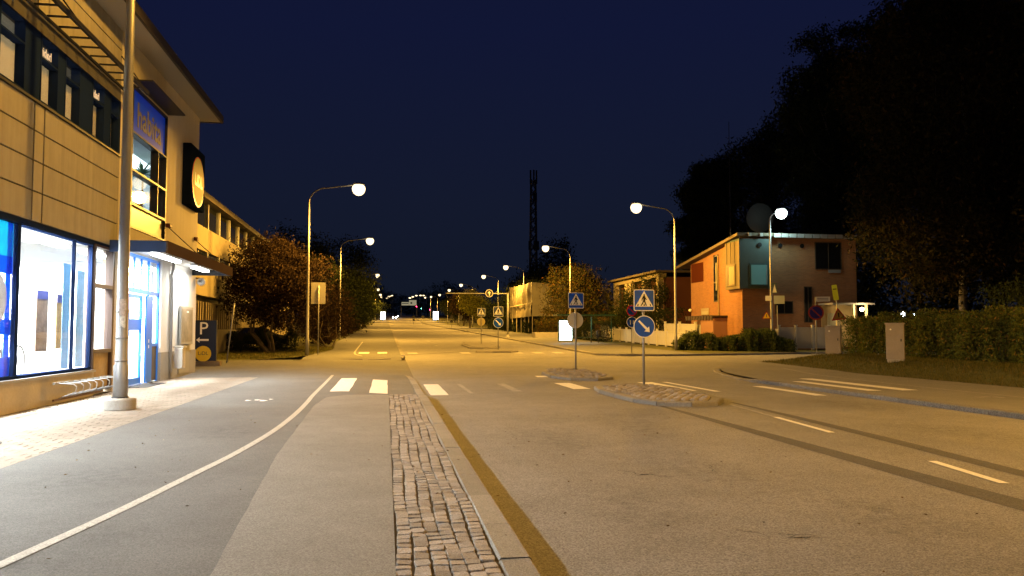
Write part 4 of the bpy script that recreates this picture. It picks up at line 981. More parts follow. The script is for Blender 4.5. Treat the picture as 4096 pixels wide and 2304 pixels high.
while y < b1 - 3:
    for z0, z1 in ((5.0, 5.85), (7.1, 8.45)):
        f = MB(); 
        for a in ((y, y + .1, z0, z1), (y + 2.9, y + 3.0, z0, z1)): f.box(-.2, -.02, *a)
        wv = f.build('window', GREYP, B2); MB().box(-.14, -.12, y + .1, y + 2.9, z0 + .02, z1 - .02).build('pane', DARKGL, wv)
    for k in range(5): MB().box(-.3, -.1, y + .2 + k * .55, y + .34 + k * .55, 1.76, 3.2).build('slat', cream2, B2)
    y += 3.0

# ------------------------------------------------------------------ brick house
def brick_mat():
    m = bpy.data.materials.new('brick'); m.use_nodes = True; n = m.node_tree.nodes; l = m.node_tree.links; b = n['Principled BSDF']; b.inputs['Roughness'].default_value = .85
    t = n.new('ShaderNodeTexBrick'); t.inputs['Color1'].default_value = (.33, .142, .050, 1); t.inputs['Color2'].default_value = (.26, .108, .040, 1); t.inputs['Mortar'].default_value = (.27, .17, .09, 1)
    t.inputs['Scale'].default_value = 1.0; t.inputs['Mortar Size'].default_value = .008; t.inputs['Brick Width'].default_value = .27; t.inputs['Row Height'].default_value = .08
    g = n.new('ShaderNodeNewGeometry'); s = n.new('ShaderNodeSeparateXYZ'); c = n.new('ShaderNodeCombineXYZ'); ad = n.new('ShaderNodeMath')
    l.new(g.outputs['Position'], s.inputs[0]); l.new(s.outputs[0], ad.inputs[0]); l.new(s.outputs[1], ad.inputs[1]); l.new(ad.outputs[0], c.inputs[0]); l.new(s.outputs[2], c.inputs[1]); l.new(c.outputs[0], t.inputs['Vector'])
    nz_ = n.new('ShaderNodeTexNoise'); nz_.inputs['Scale'].default_value = .7; l.new(g.outputs['Position'], nz_.inputs['Vector'])
    mr = n.new('ShaderNodeMapRange'); mr.inputs['To Min'].default_value = .8; mr.inputs['To Max'].default_value = 1.2; l.new(nz_.outputs[0], mr.inputs[0])
    mx = n.new('ShaderNodeMix'); mx.data_type = 'RGBA'; mx.blend_type = 'MULTIPLY'; mx.inputs[0].default_value = 1; l.new(t.outputs[0], mx.inputs['A']); l.new(mr.outputs[0], mx.inputs['B']); l.new(mx.outputs['Result'], b.inputs['Base Color'])
    return m
BRICK = brick_mat()
HX, HY, HZ = 26.0, 56.1, .3
HS = .885
Hh = thing('brick_house', 'two storey orange brick house with a sloping roof and green corner bay', 'house', (HX * HS, HY * HS, 1.6 * (1 - HS))); Hh.scale = (HS, HS, HS)
# local: x 0..10 (right), y 0..10.1 (away); street face is x=0, side face y=0
top = lambda y: 8.62 - .118 * y
V = [(0, 0, HZ), (9.2, 0, HZ), (9.2, 10.1, HZ), (0, 10.1, HZ), (0, 0, top(0)), (9.2, 0, top(0)), (9.2, 10.1, top(10.1)), (0, 10.1, top(10.1))]
MB().add(V, [(0, 1, 5, 4), (1, 2, 6, 5), (2, 3, 7, 6), (3, 0, 4, 7), (4, 5, 6, 7), (3, 2, 1, 0)]).build('wall', BRICK, Hh)
rfM = mat('roof_edge', (.15, .125, .09), .85, spec=0.0)
V = [(-.55, -.5, top(-.5) + .02), (9.6, -.5, top(-.5) + .02), (9.6, 12.3, top(12.3) + .02), (-.55, 12.3, top(12.3) + .02)]
o = MB().add(V + [(p[0], p[1], p[2] + .22) for p in V], [(3, 2, 1, 0), (4, 5, 6, 7), (0, 1, 5, 4), (1, 2, 6, 5), (2, 3, 7, 6), (3, 0, 4, 7)]).build('roof', rfM, Hh)
for k in range(11): MB().box(2.3 + k * .62, 2.82 + k * .62, -.62, -.505, top(0) - .02, top(0) + .26).build('eave_tile', mat('eave_pale', (.28, .27, .25), .7), o)
for k in range(2): MB().box(.3 + k * .9, .52 + k * .9, -.6, -.505, top(0) + .03, top(0) + .28).build('rafter_end', mat('eave_pale', (.28, .27, .25), .7), o)
BAYG = mat('bay_green', (.07, .10, .095), .6, noise=(2, .1)); BAYT = mat('bay_tan', (.15, .115, .06), .6)
bay = MB().box(-.32, 2.1, -.32, 2.2, 4.8, 8.5).build('corner_bay', BAYG, Hh)
MB().box(-.34, -.325, -.32, 2.2, 4.8, 8.35).build('bay_cladding', BAYT, bay)
for q in (.45, 1.15, 1.85): MB().box(-.365, -.341, q - .03, q + .03, 6.75, 8.35).build('cover_strip', mat('strip_dark', (.07, .055, .03), .6), bay)
f = MB().box(-.40, -.345, .3, 1.9, 5.05, 6.65).build('window', mat('bay_frame', (.20, .16, .09), .6), bay); MB().box(-.42, -.401, .42, 1.35, 5.15, 6.5).build('pane', mat('blind_tan', (.26, .21, .11), .35), f); MB().box(-.41, -.401, 1.4, 1.8, 5.15, 6.5).build('pane', mat('blind_dark', (.11, .08, .04), .35), f)  # wide pane tan, narrow pane a darker brown
f = MB().box(.45, 1.9, -.38, -.325, 5.0, 6.65).build('window', mat('teal_frame', (.05, .09, .09), .5), bay); MB().box(.56, 1.7, -.40, -.381, 5.1, 6.55).build('pane', mat('teal_blind', (.10, .22, .22), .4, emit=(.10, .30, .30), strength=.14), f); MB().box(1.71, 1.82, -.40, -.381, 5.1, 6.55).build('pane', mat('teal_blind2', (.2, .3, .3), .4), f)
MB().box(-.03, 0, 7.3, 9.95, 5.8, 7.40).build('clad_panel', mat('redbrown', (.075, .02, .009), .9, spec=0.0), Hh)
f = MB().box(-.05, 0, 4.2, 5.15, 4.0, 7.75).build('window', mat('win_dark', (.03, .018, .01), .4), Hh); MB().box(-.06, -.051, 4.3, 5.05, 4.1, 5.5).build('pane', DARKGL, f); MB().box(-.06, -.051, 4.3, 5.05, 5.6, 7.6).build('pane', DARKGL, f)
MB().tube([(-.08, 4.15, .6), (-.08, 4.15, 7.6)], .05, 8).build('downpipe', mat('pipe_tan', (.30, .22, .11), .5), Hh); MB().tube([(-.1, 4.45, 4.9), (-.1, 4.45, 7.1)], .06, 8).build('hand_rail', mat('pipe_pale', (.40, .37, .28), .5), Hh)
f = MB().box(-.04, 0, 2.35, 2.7, 5.0, 6.6).build('window', SIGNW, Hh); MB().box(-.05, -.041, 2.42, 2.62, 5.1, 6.5).build('pane', DARKGL, f)
f = MB().box(-.04, 0, 6.2, 7.8, 3.0, 3.55).build('window', mat('win_pale', (.32, .26, .16), .5), Hh); MB().box(-.05, -.041, 6.3, 7.7, 3.05, 3.3).build('pane', mat('pane_pale', (.4, .36, .26), .3), f)
aw = MB().box(-1.2, 0, 2.6, 8.4, 2.75, 2.87).build('awning', mat('awning_dark', (.05, .035, .025), .7), Hh)
for k in range(10): MB().box(-1.25, -1.205, 2.7 + k * .57, 3.1 + k * .57, 2.55, 2.9).build('slat', mat('awning_dark', (.05, .035, .025), .7), aw)
MB().box(-1.15, -.02, 2.7, 5.2, HZ, 2.7).build('porch_wall', mat('porch_pink', (.30, .16, .10), .8), Hh)
MB().box(-.9, -.05, 5.6, 8.2, HZ, 2.2).build('porch_wall', mat('porch_grey', (.34, .33, .29), .8), Hh)
MB().lathe([(.001, .15), (.11, .11), (.15, 0), (.11, -.11), (.001, -.15)], (-.16, 9.95, 3.45), 12).build('wall_lamp', mat('lamp_opal', (.75, .72, .65), .4), Hh, True)
MB().box(5.85, 8.0, -.03, 0, 6.3, 8.36).build('window', mat('win_black', (.006, .006, .007), .3), Hh); MB().box(6.9, 7.9, -.05, -.031, 6.05, 6.28).build('window_sill', mat('sill_pale', (.25, .26, .27), .5), Hh)
MB().box(4.9, 5.55, -.03, 0, 2.3, 5.0).build('window', mat('win_black', (.006, .006, .007), .3), Hh); MB().box(2.6, 4.0, -.03, 0, 2.95, 3.9).build('window', mat('win_black', (.006, .006, .007), .3), Hh)
for x in (1.25, 3.05, 4.8): MB().lathe([(.001, .0), (.17, 0), (.17, .04), (.001, .05)], (x, -.36 if x < 2 else -.03, 8.05), 14, Matrix.Rotation(R(90), 4, 'X')).build('vent', mat('vent_black', (.01, .01, .01), .7), Hh)
for x0, x1, za, zb in ((5.85, 8.0, 6.3, 8.36), (4.9, 5.55, 2.3, 5.0), (2.6, 4.0, 2.95, 3.9)):
    f = MB(); e = .06
    f.box(x0, x0 + e, -.05, -.031, za, zb); f.box(x1 - e, x1, -.05, -.031, za, zb); f.box(x0 + e, x1 - e, -.05, -.031, za, za + e); f.box(x0 + e, x1 - e, -.05, -.031, zb - e, zb); f.box((x0 + x1) / 2 - .025, (x0 + x1) / 2 + .025, -.05, -.031, za + e, zb - e)
    f.build('window_frame', mat('frame_brown', (.06, .045, .03), .6), Hh)
# porch with its lit lamp
pc = thing('porch', 'small lit porch with pale posts beside the brick house', 'porch', (32.4 * HS, 54.6 * HS, 1.6 - 1.1 * HS)); pc.scale = (HS, HS, HS)
MB().box(-.4, 2.9, -.6, 1.4, 3.1, 3.22).build('roof', mat('porch_roof', (.30, .28, .25), .6), pc)
for x in (0, 1.3, 2.3): MB().box(x, x + .14, -.4, -.26, 0, 3.1).build('post', mat('porch_post', (.45, .40, .24), .6), pc)
MB().box(.2, .9, 1.2, 1.3, 0, 2.5).build('door', mat('porch_door', (.36, .33, .22), .6), pc); MB().box(-.2, 2.6, 1.31, 1.4, 0, 3.1).build('wall', mat('porch_back', (.42, .30, .14), .7), pc)
MB().lathe([(.001, .14), (.12, .1), (.15, 0), (.1, -.12), (.001, -.15)], (1.85, -.62, 2.75), 12).build('lamp_globe', emit_mat('porch_bulb', (1, .78, .35), 25), pc, True)
L = bpy.data.lights.new('porch_light', 'POINT'); L.energy = 130; L.color = (1, .72, .35); L.shadow_soft_size = .15; o = bpy.data.objects.new('porch_light', L); col.objects.link(o); o.parent = pc; o.location = (1.85, -.85, 2.72)
# dish and mast on the roof
t = thing('satellite_dish', 'large dim satellite dish above the brick house roof', 'satellite dish', (28.6 * HS, 58.5 * HS, 1.6 + 7 * HS)); t.scale = (HS, HS, HS)
MB().tube([(0, 0, -.2), (0, 0, 1.2)], .06, 8).build('mast', DARKM, t); MB().lathe([(1.12, -.28), (1.13, -.27), (.85, -.10), (.5, .0), (.001, .05), (.001, .0), (.5, -.04), (.85, -.14)], (-.1, -.1, 1.85), 24, Matrix.Rotation(R(-84), 4, 'X')).build('dish', mat('dish_grey', (.035, .035, .033), .6), t, True)
tag(MB().tube([(0, 0, 0), (0, 0, 9)], [.04, .02], 6).build('antenna_mast', DARKM, None, False, (26.9 * HS, 60 * HS, 1.6 + 6.6 * HS)), 'thin antenna mast rising above the green corner bay', 'antenna')

# second house with porch columns behind trees
H2 = thing('terrace_house', 'low house with cream columns and dark red walls half hidden by trees', 'house', (26, 74, 0))
z0 = zg(78)
MB().box(.6, 10, 0, 15.5, z0, 6.9).build('wall', mat('darkred_wall', (.13, .05, .03), .8), H2); MB().box(-.7, 11, -.6, 16.3, 7.3, 7.5).build('roof', mat('roof_edge', (.30, .27, .22), .6), H2); MB().box(-.2, .55, -.1, 15.6, 6.85, 7.25).build('beam', cream2, H2)
for y in (.2, 4.6, 9.2, 10.6, 15.0): MB().box(-.15, .35, y, y + .7, z0, 6.85).build('column', mat('column_cream', (.52, .45, .30), .8), H2)
MB().box(-.12, .3, 12, 14.9, z0, z0 + 2.0).build('brick_pier', BRICK, H2)
for y in (5.9, 12): MB().box(.57, .6, y, y + 2.2, 3.6, 6.4).build('window', DARKGL, H2)
for x in (4, 9): MB().box(x, x + .3, -.4, -.1, 2, 6.9).build('post', mat('post_grey', (.3, .3, .28), .6), H2)
# sheeted scaffold
tp = thing('sheeted_scaffold', 'pale tarpaulin sheeted scaffold standing on bare legs', 'scaffold', (18.7, 103, zg(103)))
z0, z1 = 2.3, 6.7
def tarp(p0, p1, n, m, zt0, zt1, seed):
    r_ = random.Random(seed); V = []; F = []; mz = 14
    for i in range(n + 1):
        for j in range(mz + 1):
            u = i / n; v = j / mz; x = lerp(p0[0], p1[0], u); y = lerp(p0[1], p1[1], u); zt = lerp(zt0, zt1, u)
            d = .10 * math.sin(u * 31 + v * 3 + seed) * (.3 + v) + .08 * math.sin(v * 9 + u * 5) + r_.uniform(-.03, .03)
            V.append((x - d * (p1[1] - p0[1] != 0), y - d * (p1[0] - p0[0] != 0), lerp(z0, zt, v)))
    for i in range(n):
        for j in range(mz): F.append((i * (mz + 1) + j, (i + 1) * (mz + 1) + j, (i + 1) * (mz + 1) + j + 1, i * (mz + 1) + j + 1))
    return MB().add(V, F).build('tarpaulin', m, tp, True)
TARP = mat('tarp_cream', (.20, .17, .11), .7, noise=((.7, .15), (4, .1))); TARP2 = mat('tarp_grey', (.30, .28, .22), .7, noise=((.7, .15), (4, .1)))
tarp((0, 0), (0, 19), 40, TARP, 6.75, 7.0, 1); tarp((0, 0), (4.5, 0), 14, TARP2, 6.75, 6.4, 2); MB().box(.1, 4.4, .2, 19, 6.2, 6.3).build('top_deck', TARP2, tp)
MB().box(-.16, -.1, 0, 18, 4.0, 4.1).build('batten', mat('batten', (.6, .54, .36), .6), tp)
for y in (0.2, 3, 6, 9, 13, 17): MB().tube([(.1, y, 0), (.1, y, 6.2)], .06, 6).build('leg', mat('leg_pale', (.4, .36, .26), .6), tp)
for x in (1.6, 3, 4.4): MB().tube([(x, .2, 0), (x, .2, 6.2)], .06, 6).build('leg', mat('leg_pale', (.4, .36, .26), .6), tp)
for k in range(5): MB().box(2.2, 4.6, -.3, -.22, 1.7 + k * .62, 1.9 + k * .62).build('plank', mat('plank_pale', (.5, .42, .25), .7), tp)
t = tag(box('stone_planter', CONC, None, 15.6, 19.0, 84, 86, zg(85) - .1, zg(85) + .55, bev=.03), 'low pale concrete planter beside the gantry pole', 'planter')
# lattice tower
tw_ = thing('lattice_tower', 'tall dark lattice mast far behind the trees', 'tower', (47.7, 260, 4))
tb = MB()
for sx, sy in ((-1, -1), (1, -1), (1, 1), (-1, 1)): MB().tube([(sx * 1.3, sy * 1.3, 0), (sx * .75, sy * .75, 48)], .2, 6).build('leg', mat('mast_grey', (.06, .06, .065), .7), tw_)
for k in range(16):
    za, zb = k * 3, k * 3 + 3; ra, rb = 1.3 - .55 * za / 48, 1.3 - .55 * zb / 48
    for (ax, ay), (bx, by) in (((-1, -1), (1, -1)), ((1, -1), (1, 1)), ((1, 1), (-1, 1)), ((-1, 1), (-1, -1))):
        tb.bar((ax * ra, ay * ra, za), (bx * rb, by * rb, zb), .24); tb.bar((bx * ra, by * ra, za), (ax * rb, ay * rb, zb), .24)
tb.build('bracing', DARKM, tw_)
for z_, s_ in ((46.5, 1.0), (40.5, .9), (24.5, 1.5)):
    for sx, sy in ((-1, -.5), (1, -.5), (0, -1.1)): MB().box(sx * s_ - .25, sx * s_ + .25, sy * s_ - .15, sy * s_ + .15, z_, z_ + 4.6 if z_ < 50 and s_ == 1.0 else z_ + 3).build('antenna_panel', DARKM, tw_)

# ------------------------------------------------------------------ fences
FEN = mat('fence_white', (.52, .51, .47), .6, noise=((2, .08), (20, .06)))
def fence(label, p0, p1, h, nb, zf, name='picket_fence'):
    t = thing(name, label, 'fence', (p0[0], p0[1], 0)); d = Vector((p1[0] - p0[0], p1[1] - p0[1])); n = nb
    for i in range(n + 1):
        q = d * (i / n); z = zf(p0[0] + q.x, p0[1] + q.y); M = Matrix.Translation((q.x, q.y, z))
        MB().box(-.07, .07, -.07, .07, 0, h + .1, M).box(-.09, .09, -.09, .09, h + .1, h + .15, M).build('post', FEN, t)
    for i in range(n):
        a = d * (i / n); b = d * ((i + 1) / n); za = zf(p0[0] + a.x, p0[1] + a.y); zb = zf(p0[0] + b.x, p0[1] + b.y); u = (b - a).normalized() * .075
        A_, B_ = a + u, b - u; nx = Vector((-u.y, u.x)).normalized() * .02
        V_ = [(A_.x - nx.x, A_.y - nx.y, za + .1), (B_.x - nx.x, B_.y - nx.y, zb + .1), (B_.x + nx.x, B_.y + nx.y, zb + .1), (A_.x + nx.x, A_.y + nx.y, za + .1), (A_.x - nx.x, A_.y - nx.y, za + h - .1), (B_.x - nx.x, B_.y - nx.y, zb + h - .1), (B_.x + nx.x, B_.y + nx.y, zb + h - .1), (A_.x + nx.x, A_.y + nx.y, za + h - .1)]
        MB().add(V_, [(3, 2, 1, 0), (4, 5, 6, 7), (0, 1, 5, 4), (1, 2, 6, 5), (2, 3, 7, 6), (3, 0, 4, 7)]).build('fence_panel', FEN, t)
        MB().bar((A_.x, A_.y, za + h - .05), (B_.x, B_.y, zb + h - .05), .08, .09).build('rail', FEN, t)
    return t
fence('long white panel fence running past the bus shelter', (20.4, 53.0), (20.8, 92), 1.15, 19, lambda x, y: zg(y))
fence('short white fence in shade before the brick house', (24.9, 48.4), (28.2, 48.1), 1.45, 3, lambda x, y: .45)
fence('cream boarded fence below the brick house wall', (21.6, 60.5), (21.9, 55), 1.7, 2, lambda x, y: zg(y))

# ------------------------------------------------------------------ bus shelter with lit poster
bs = thing('bus_shelter', 'glazed bus shelter with a glowing white poster box', 'bus shelter', (15.0, 66.8, zg(66.8)))
box('poster_frame', mat('shelter_green', (.01, .05, .04), .4), bs, -.62, .62, -.11, .11, .12, 1.95, bev=.02); box('lit_poster', emit_mat('poster_glow', (.90, 1.0, .97), 7), bs, -.53, .53, -.125, -.112, .22, 1.86)
box('roof', mat('shelter_green', (.01, .05, .04), .4), bs, -.8, 4.4, -.4, 1.2, 2.3, 2.4); 
for x in (.8, 2.5, 4.3): box('post', mat('shelter_green', (.01, .05, .04), .4), bs, x, x + .07, 1.0, 1.07, 0, 2.3)
for x in (.87, 2.57): box('glass_panel', GLASS, bs, x + .02, x + 1.6, 1.03, 1.04, .3, 2.2)
be = MB().box(1.0, 2.6, .5, .85, .42, .46).build('bench_seat', mat('shelter_green', (.01, .05, .04), .4), bs)
for x in (1.1, 2.4): MB().box(x, x + .06, .55, .8, 0, .42).build('bench_leg', DARKM, be)
area(bs, (0, -.16, 1.05), 1.0, 1.6, 55, (.86, 1.0, .95), (R(90), 0, 0)); area(bs, (.65, .0, 1.05), .2, 1.6, 60, (.86, 1.0, .95), (R(90), 0, R(90))); area(bs, (2.0, .4, 2.25), 2.6, .3, 45, (.9, 1.0, .8))
t = thing('litter_bin', 'dark litter bin on a post beside the bus shelter', 'litter bin', (17.6, 65.6, zg(65.6))); MB().lathe([(.18, .5), (.22, 1.05), (.2, 1.05), (.17, .55), (.001, .55)], (0, 0, 0), 14).build('bin_body', DARKM, t, True); MB().tube([(0, .2, 0), (0, .2, 1.1)], .03, 6).build('post', DARKM, t)
for lb, x, y, s in (('far glowing bus stop poster at the right of the hill', 19.2, 318, 1.6), ('far glowing poster panel at the left footpath', -1.4, 325, 1.5)):
    t = thing('lit_poster_stand', lb, 'lit poster', (x, y, zg(y))); box('frame', DARKM, t, -.75 * s, .75 * s, -.1, .1, .3, 2.4 * s); box('lit_face', emit_mat('poster_glow', (.90, 1.0, .97), 7), t, -.62 * s, .62 * s, -.13, -.11, .5, 2.3 * s)

# ------------------------------------------------------------------ cabinets
def cabinet(label, x, y, z, h, rz):
    t = thing('utility_cabinet', label, 'utility cabinet', (x, y, z), rz, 'utility cabinets on the grass bank')
    CB = mat('cabinet_beige', (.32, .28, .24), .6, noise=((3, .1), (20, .08)))
    box('cabinet_body', CB, t, -.33, .33, -.2, .2, .12, h, bev=.012); box('cabinet_roof', CB, t, -.36, .36, -.23, .23, h + .001, h + .06, bev=.012); box('base', CONC, t, -.3, .3, -.18, .18, -.1, .118)
    d = box('door', CB, t, -.30, .30, -.212, -.201, .3, h - .06); MB().box(.2, .24, -.225, -.213, h * .55, h * .55 + .1).build('handle', DARKM, d); MB().lathe([(.001, 0), (.035, 0), (.035, .01), (.001, .012)], (-.15, -.214, h - .2), 10, Matrix.Rotation(R(90), 4, 'X')).build('reflector', SIGNW, d)
    return t
cabinet('beige utility cabinet beside the white fence and no parking sign', 20.6, 34.8, .42, 1.42, R(-38)); cabinet('beige utility cabinet standing in front of the long hedge', 20.0, 29.3, .40, 1.50, R(-38))

# ------------------------------------------------------------------ cars
def car(label, loc, rz, paint, lights=None, tail=False):
    t = thing('car', label, 'car', loc, rz)
    prof = [(-2.1, .35), (-2.15, .75), (-1.95, .95), (-1.35, 1.0), (-.75, 1.42), (.55, 1.46), (1.25, 1.02), (2.0, .88), (2.15, .6), (2.1, .32)]
    # side profile along local y (front = -y)
    V = []; F = []; n = len(prof)
    for s_ in (-1, 1):
        for (y, z) in prof: V.append((s_ * (.86 if z < 1.05 else .66), y, z))
    F += [tuple(range(n)), tuple(reversed(range(n, 2 * n)))] + [(i, i + n, (i + 1) % n + n, (i + 1) % n) for i in range(n)]
    o = MB().add(V, F).build('body', paint, t); md = o.modifiers.new('bevel', 'BEVEL'); md.width = .06; md.segments = 3
    MB().add([(-.62, -1.28, 1.06), (.62, -1.28, 1.06), (.56, -.80, 1.39), (-.56, -.80, 1.39)], [(0, 1, 2, 3)]).build('windscreen', DARKGL, t)
    for s_ in (-1, 1):
        MB().add([(s_ * .845, -1.0, 1.06), (s_ * .845, .9, 1.06), (s_ * .69, .5, 1.40), (s_ * .69, -.7, 1.40)], [(0, 1, 2, 3)]).build('side_window', DARKGL, t)
        for y in (-1.35, 1.35):
            w_ = MB().lathe([(.001, -.1), (.30, -.1), (.33, -.06), (.33, .06), (.30, .1), (.001, .1)], (s_ * .8, y, .33), 16, Matrix.Rotation(R(90), 4, 'Y')).build('wheel', mat('tyre', (.02, .02, .02), .8), t, True); MB().lathe([(.001, .101), (.2, .101), (.2, .11), (.001, .115)], (s_ * .8, y, .33), 12, Matrix.Rotation(R(90 * s_), 4, 'Y')).build('rim', DARKM, w_)
        MB().lathe([(.001, 0), (.17, 0), (.17, .03), (.001, .05)], (s_ * .6, -2.14, .68), 12, Matrix.Rotation(R(90), 4, 'X')).build('headlight', lights or SIGNW, t)
        MB().box(s_ * .62 - .14, s_ * .62 + .14, 2.08, 2.13, .68, .8).build('tail_light', SIGNR, t)
    return t
HL = emit_mat('headlight', (.95, .97, 1.0), 260)
BLK = mat('car_black', (.012, .012, .014), .3, .2)
c1 = car('oncoming car with glaring white headlights far up the hill', (3.4, 352, zg(352) - .1), 0, BLK, HL)
c2 = car('second oncoming car close behind with bright headlights', (4.4, 372, zg(372) - .1), 0, BLK, HL)
c3 = car('dark parked car with one bright lamp behind the red-leaved tree', (-8.6, 54.5, zg(54)), R(-62), mat('car_dark', (.008, .008, .009), .35, 0), emit_mat('lamp_dim', (1, .9, .7), 12))
for lb, x, z, r_ in (('small bright garden lamp behind the hedge', 32.0, 2.72, .16), ('smaller garden lamp to the right of the bright one', 32.75, 2.66, .09)):
    t = thing('garden_lamp', lb, 'lamp', (x, 46, .4)); MB().tube([(0, 0, 0), (0, 0, z - .4 - r_)], .03, 6).build('post', DARKM, t); MB().lathe([(.001, r_), (r_ * .7, r_ * .7), (r_, 0), (r_ * .7, -r_ * .7), (.001, -r_)], (0, 0, z - .4), 12).build('globe', emit_mat('garden_globe', (.85, .95, 1), 8), t, True); MB().lathe([(.05, 0), (r_ * 1.1, .0), (.02, .06)], (0, 0, z - .4 + r_), 10).build('cap', DARKM, t)

# ------------------------------------------------------------------ vegetation
BARK = mat('bark', (.07, .055, .04), .9, noise=((3, .3), (20, .3)), bump=(15, .8))
BIRCH = mat('birch_bark', (.16, .145, .12), .8, noise=((2.5, .45), (12, .4)))
def leaf_quads(C, s, squash=1.0, droop=0.0):
    """C (N,3) leaf centres -> (N,4,3) diamond leaves in random directions"""
    N = len(C); a = rng.normal(size=(N, 3)); a[:, 2] *= squash; a[:, 2] -= droop
    a /= np.linalg.norm(a, axis=1)[:, None]; b = rng.normal(size=(N, 3)); b -= (b * a).sum(1)[:, None] * a; b /= np.linalg.norm(b, axis=1)[:, None]
    L_ = s * rng.uniform(.6, 1.3, (N, 1)); W_ = L_ * rng.uniform(.35, .6, (N, 1))
    return np.stack([C - a * L_, C + b * W_ * .8 + a * L_ * .1, C + a * L_, C - b * W_ * .8 + a * L_ * .1], 1)
def crown_points(blobs, nclump, per, spread, shell=.45):
    """clump centres biased to the blobs' surface, leaves gathered round them"""
    bl = np.array(blobs, float); vol = bl[:, 3] * bl[:, 4] * bl[:, 5]; pick = rng.choice(len(bl), nclump, p=vol / vol.sum())
    d = rng.normal(size=(nclump, 3)); d /= np.linalg.norm(d, axis=1)[:, None]
    r_ = rng.uniform(shell, 1.02, (nclump, 1)) ** .7
    r_ = r_ * np.where(rng.uniform(size=(nclump, 1)) < .2, rng.uniform(1.0, 1.25, (nclump, 1)), 1.0)
    C = bl[pick, :3] + d * r_ * bl[pick, 3:6]
    P = np.repeat(C, per, 0) + rng.normal(size=(nclump * per, 3)) * np.array(spread)
    return C, P
def limb(b, p0, p1, r0, r1, n=5, wob=.08):
    p0 = Vector(p0); p1 = Vector(p1); L_ = (p1 - p0).length; P = []; Rr = []
    for k in range(n + 1):
        u = k / n; q = p0.lerp(p1, u) + Vector((rnd.uniform(-1, 1), rnd.uniform(-1, 1), rnd.uniform(-.5, .5))) * wob * L_ * math.sin(math.pi * u)
        P.append(q); Rr.append(lerp(r0, r1, u))
    b.tube(P, Rr, 7)
def tree(label, x, y, blobs, lm, h_tr, r_tr, nclump, per, spread, leaf, name='leafy_tree', bark=BARK, group=None, z=None, stems=1, shell=.45, squash=1, droop=0, limbs=14, trunks=None):
    t = thing(name, label, 'tree', (x, y, zg(y) if z is None else z), 0, group)
    C, P = crown_points(blobs, nclump, per, spread, shell)
    b = MB(); ztop = max(q[2] for q in blobs)
    for s_ in range(stems):
        ox, oy = (0, 0) if stems == 1 else (rnd.uniform(-.35, .35), rnd.uniform(-.3, .3)); tx, ty = (rnd.uniform(-.3, .3), rnd.uniform(-.3, .3)) if stems == 1 else (ox * 4, oy * 4)
        limb(b, (ox, oy, -.1), (tx, ty, h_tr), r_tr, r_tr * .55, 6, .03)
        limb(b, (tx, ty, h_tr), (tx * .6, ty * .6, ztop), r_tr * .55, r_tr * .12, 6, .05)
    trunk = b.build('trunk', bark, t, True)
    lb_ = MB()
    for k in rng.choice(len(C), min(limbs, len(C)), replace=False):
        c = C[k]; zz = lerp(h_tr * .9, max(h_tr, c[2] - .3), rnd.uniform(.1, .8)); limb(lb_, (0, 0, zz), c, r_tr * .32, r_tr * .06, 5, .1)
    lb_.build('limbs', BARK, trunk, True)
    quads_mesh('crown', leaf_quads(P, leaf, squash, droop), lm, t)
    return t
RED = leaf_mat('leaf_red', (.018, .0125, .009), (.040, .026, .016), (.072, .046, .024)); GRN = leaf_mat('leaf_green', (.030, .042, .014), (.070, .085, .025)); DGR = leaf_mat('leaf_dark', (.018, .026, .012), (.040, .048, .018)); ORG = leaf_mat('leaf_orange', (.030, .034, .011), (.075, .062, .018), (.17, .075, .02)); PIN = leaf_mat('needle', (.012, .020, .012), (.028, .038, .018)); YEL = leaf_mat('leaf_yellow', (.10, .12, .02), (.32, .30, .05)); BIR = leaf_mat('leaf_birch', (.022, .022, .008), (.050, .042, .014), (.085, .05, .018))
# left side
tree('spreading red-leaved tree on the lawn beside the first left lamp', -6.4, 48.6, [(-.4, 0, 4.6, 2.5, 2.2, 1.9), (1.2, -.2, 4.2, 1.9, 1.9, 1.7), (-1.6, .2, 3.3, 1.5, 1.6, 1.5), (.6, 0, 2.6, 2.1, 1.8, 1.2), (-.2, .1, 5.6, 1.5, 1.4, 1.2)], RED, 1.2, .11, 980, 34, (.27, .27, .22), .095, stems=4, limbs=40)
tree('smaller reddish bush tree behind the pale sign panel', -3.9, 57.0, [(0, 0, 2.9, 1.5, 1.6, 1.5), (.6, 1.5, 2.2, 1.2, 1.5, 1.3), (-1, .4, 2.2, 1.4, 1.4, 1.3)], RED, .8, .07, 260, 30, (.24, .24, .2), .085, stems=3)
tree('tall dark leafy tree rising over the office block', -9.3, 84, [(0, 0, 8.4, 3.4, 3.0, 2.6), (-1.8, 0, 6.6, 3.0, 3, 2.6), (1.8, 0, 6.8, 2.6, 2.8, 2.6)], DGR, 3, .22, 420, 30, (.45, .45, .4), .15)
tree('broad dark tree at the far left footpath behind the second lamp', -4.8, 93, [(-.6, 0, 8.4, 3.4, 3.2, 2.8), (1.4, 0, 7.2, 2.8, 3, 3.0), (.9, 0, 4.2, 2.6, 3, 2.4), (-2.2, 0, 5.4, 2.8, 3, 2.8)], DGR, 2.6, .2, 460, 30, (.45, .45, .4), .15)
for lb, x, y, s in (('dark roadside tree third along the left footpath', -5.0, 112, 1.0), ('dark roadside tree fourth along the left footpath', -5.2, 136, 1.1), ('dark roadside tree fifth along the left footpath', -5.5, 165, 1.15), ('dark roadside tree farthest along the left footpath', -6.5, 200, 1.3)):
    tree(lb, x, y, [(0, 0, 5.2 * s, 2.7 * s, 3 * s, 3.2 * s), (.8, 0, 3.0 * s, 2.2 * s, 3 * s, 2 * s)], DGR if y != 136 else GRN, 2, .18, 240, 26, (.5, .5, .45), .19, group='dark trees along the left footpath')
